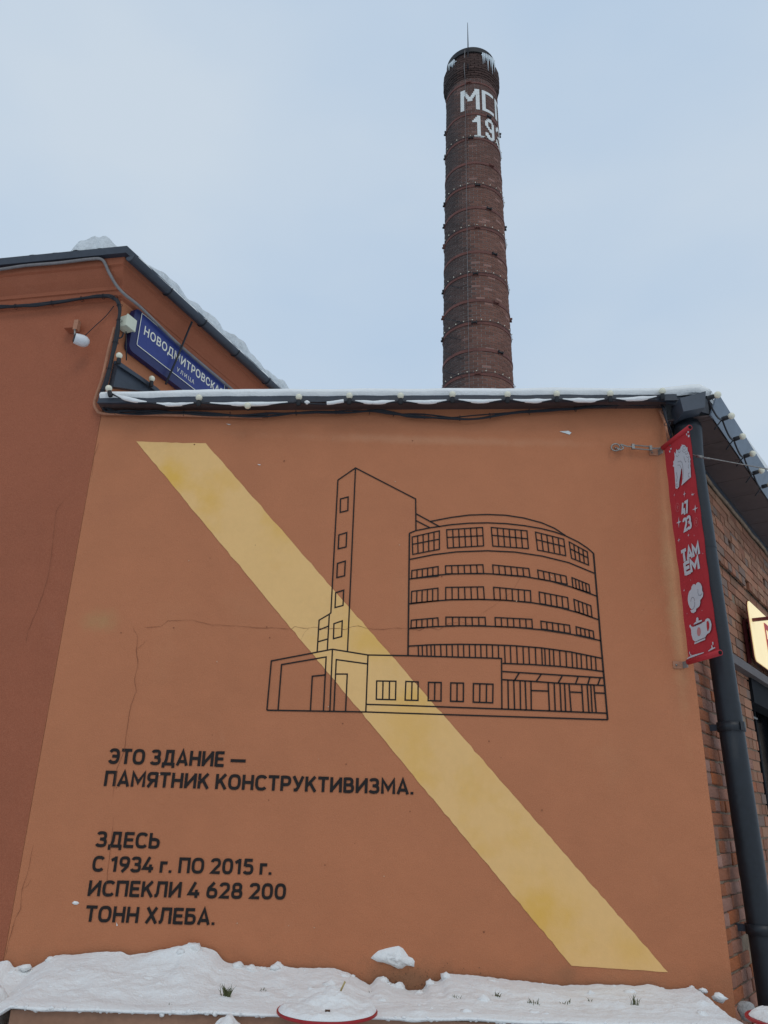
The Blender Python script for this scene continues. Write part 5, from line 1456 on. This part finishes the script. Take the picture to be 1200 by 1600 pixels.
# grass tufts
def bedz(x, y):
    t = (D - .02 - y) / (D - .02 - PY + .015); return bed(x, min(1, max(0, t))).z
def tuft(px, n, h, spread, label):
    q = onZ(*px, .68)
    for _ in range(3): q = onZ(*px, bedz(q.x, min(D - .03, q.y)))
    q.y = min(q.y, D - .05); z0 = bedz(q.x, q.y) - .01
    V = []; Fc = []
    for k in range(n):
        a = random.uniform(0, 6.28); r = spread * random.random() ** .7
        b = Vector((q.x + r * math.cos(a), q.y + r * .5 * math.sin(a), z0)); ln = Vector((random.uniform(-.45, .45), random.uniform(-.3, .2), 1)).normalized() * h * random.uniform(.5, 1.1)
        wv = Vector((random.uniform(.6, 1), random.uniform(-.5, .5), 0)) * random.uniform(.0016, .0032)
        i0 = len(V); mid = b + ln * .55
        V += [b - wv, b + wv, mid + wv * .8, mid - wv * .8, b + ln + Vector((ln.x * .25, 0, -.1 * h))]
        Fc += [(i0, i0 + 1, i0 + 2, i0 + 3), (i0 + 3, i0 + 2, i0 + 4)]
    o = obj('grass_tuft', V, Fc, M_grass, None); tag(o, label, 'grass', 'grass tufts poking through the planter snow')
random.seed(4)
tuft((353, 1556), 42, .075, .028, 'largest dark grass tuft poking through the snow left of the red table')
tuft((412, 1549), 6, .035, .03, 'sparse grass blades in the snow just left of the red table')
tuft((577, 1553), 3, .03, .006, 'single short grass blade in the snow right of the red table')
tuft((712, 1555), 10, .03, .045, 'thin scattered grass tips below the middle right of the mural')
tuft((776, 1557), 18, .042, .022, 'small dense dark grass tuft below the foot of the cream stripe')
tuft((834, 1567), 16, .045, .03, 'grass tuft with one tall black blade left of a fainter pair of blades')
tuft((881, 1568), 9, .04, .035, 'low grass tips in the snow straight under the lower end of the stripe')
tuft((923, 1567), 6, .035, .02, 'pair of short dark blades just right of the stripe end')
tuft((990, 1570), 16, .075, .045, 'widely spread tall green blades nearest the right end of the planter')
tuft((268, 1548), 4, .025, .03, 'few grass tips at the left of the largest tuft')
# red round tables
def table(c, r, zt, label, seed, cover, leg=True):
    t = thing('round_table', label, 'table', Vector((c[0], c[1], 0)), 'red round tables in front of the planter')
    v, f = lathe_vf([(.001, zt - .014), (r - .004, zt - .014), (r, zt - .011), (r, zt - .003), (r - .003, zt), (.001, zt)], (c[0], c[1]), 64); obj('tabletop', v, f, M_red, t)
    v, f = lathe_vf([(.001, .05), (.17, .055), (.175, .065), (.05, .08), (.028, .12), (.028, zt - .05), (.07, zt - .015)], (c[0], c[1]), 32); obj('pedestal', v, f, M_red, t, smooth=True)
    V = []; Fc = []; nr, na = 26, 96
    for j in range(nr + 1):
        for i in range(na):
            a = 2 * math.pi * i / na; R_ = (r - .006) * (1 + .006 * math.sin(a * 9))
            if cover == 'back':                        # bare rim at the far left
                k = math.exp(-((((a - 2.25 + math.pi) % (2 * math.pi)) - math.pi) / .5) ** 2); R_ *= 1 - .30 * k
            else: R_ *= .93 + .01 * math.sin(a * 5)
            rr = R_ * j / nr; x = c[0] + rr * math.cos(a); y = c[1] + rr * math.sin(a)
            h = .020 + .014 * noi(x * 11, y * 11, seed) + .008 * noi(x * 27, y * 27, seed) + .003 * noi(x * 70, y * 70, seed)
            if cover == 'back':
                h += .050 * math.exp(-((x - c[0] - .02) / .10) ** 2 - ((y - c[1] - .08) / .09) ** 2) + .03 * math.exp(-((x - c[0] - .02) / .022) ** 2 - ((y - c[1] - .14) / .03) ** 2)
            e = min(1, (1 - j / nr) * 9); V.append(Vector((x, y, zt + .001 + h * (e ** .6))))
    for j in range(nr):
        for i in range(na): Fc.append((j * na + i, (j + 1) * na + i, (j + 1) * na + (i + 1) % na, j * na + (i + 1) % na))
    o = obj('table_snow', V, Fc, M_snow, None, smooth=True, kind='stuff')
    return o
tz = .695
ce = (onZ(431, 1578.5, tz) + onZ(590, 1582.5, tz)) / 2; rr_ = (onZ(431, 1578.5, tz) - onZ(590, 1582.5, tz)).length / 2
ce = Vector((ce.x, (onZ(511, 1597.5, tz).y + rr_), 0))
o = table(ce, rr_, tz, 'snow covered red round table in front of the middle of the planter', 2, 'back'); tag(o, 'snow cap with a straw in it on the red table left of centre', 'snow')
q = onZ(1172, 1592, tz - .01); c2_ = Vector((q.x + .232, q.y + .02, 0))
o = table(c2_, .23, tz - .01, 'snow covered red round table cut by the bottom right corner of the view', 6, 'all'); tag(o, 'snow cap on the red table in the bottom right corner', 'snow')
a = onZ(533, 1549, .77); a = Vector((ce.x + .055, ce.y + .17, tz + .045)); o = sweep('straw', [a, a + Vector((.022, 0, .045))], .0045, M_straw, None); tag(o, 'short yellow straw standing in the snow on the middle red table', 'straw')
o = box('twig_debris', (ce.x + .01, ce.y - .17, tz + .03), WORLD, (.012, .004, .004), M_soil); tag(o, 'dark crumbs of debris on the snow of the middle red table', 'debris')
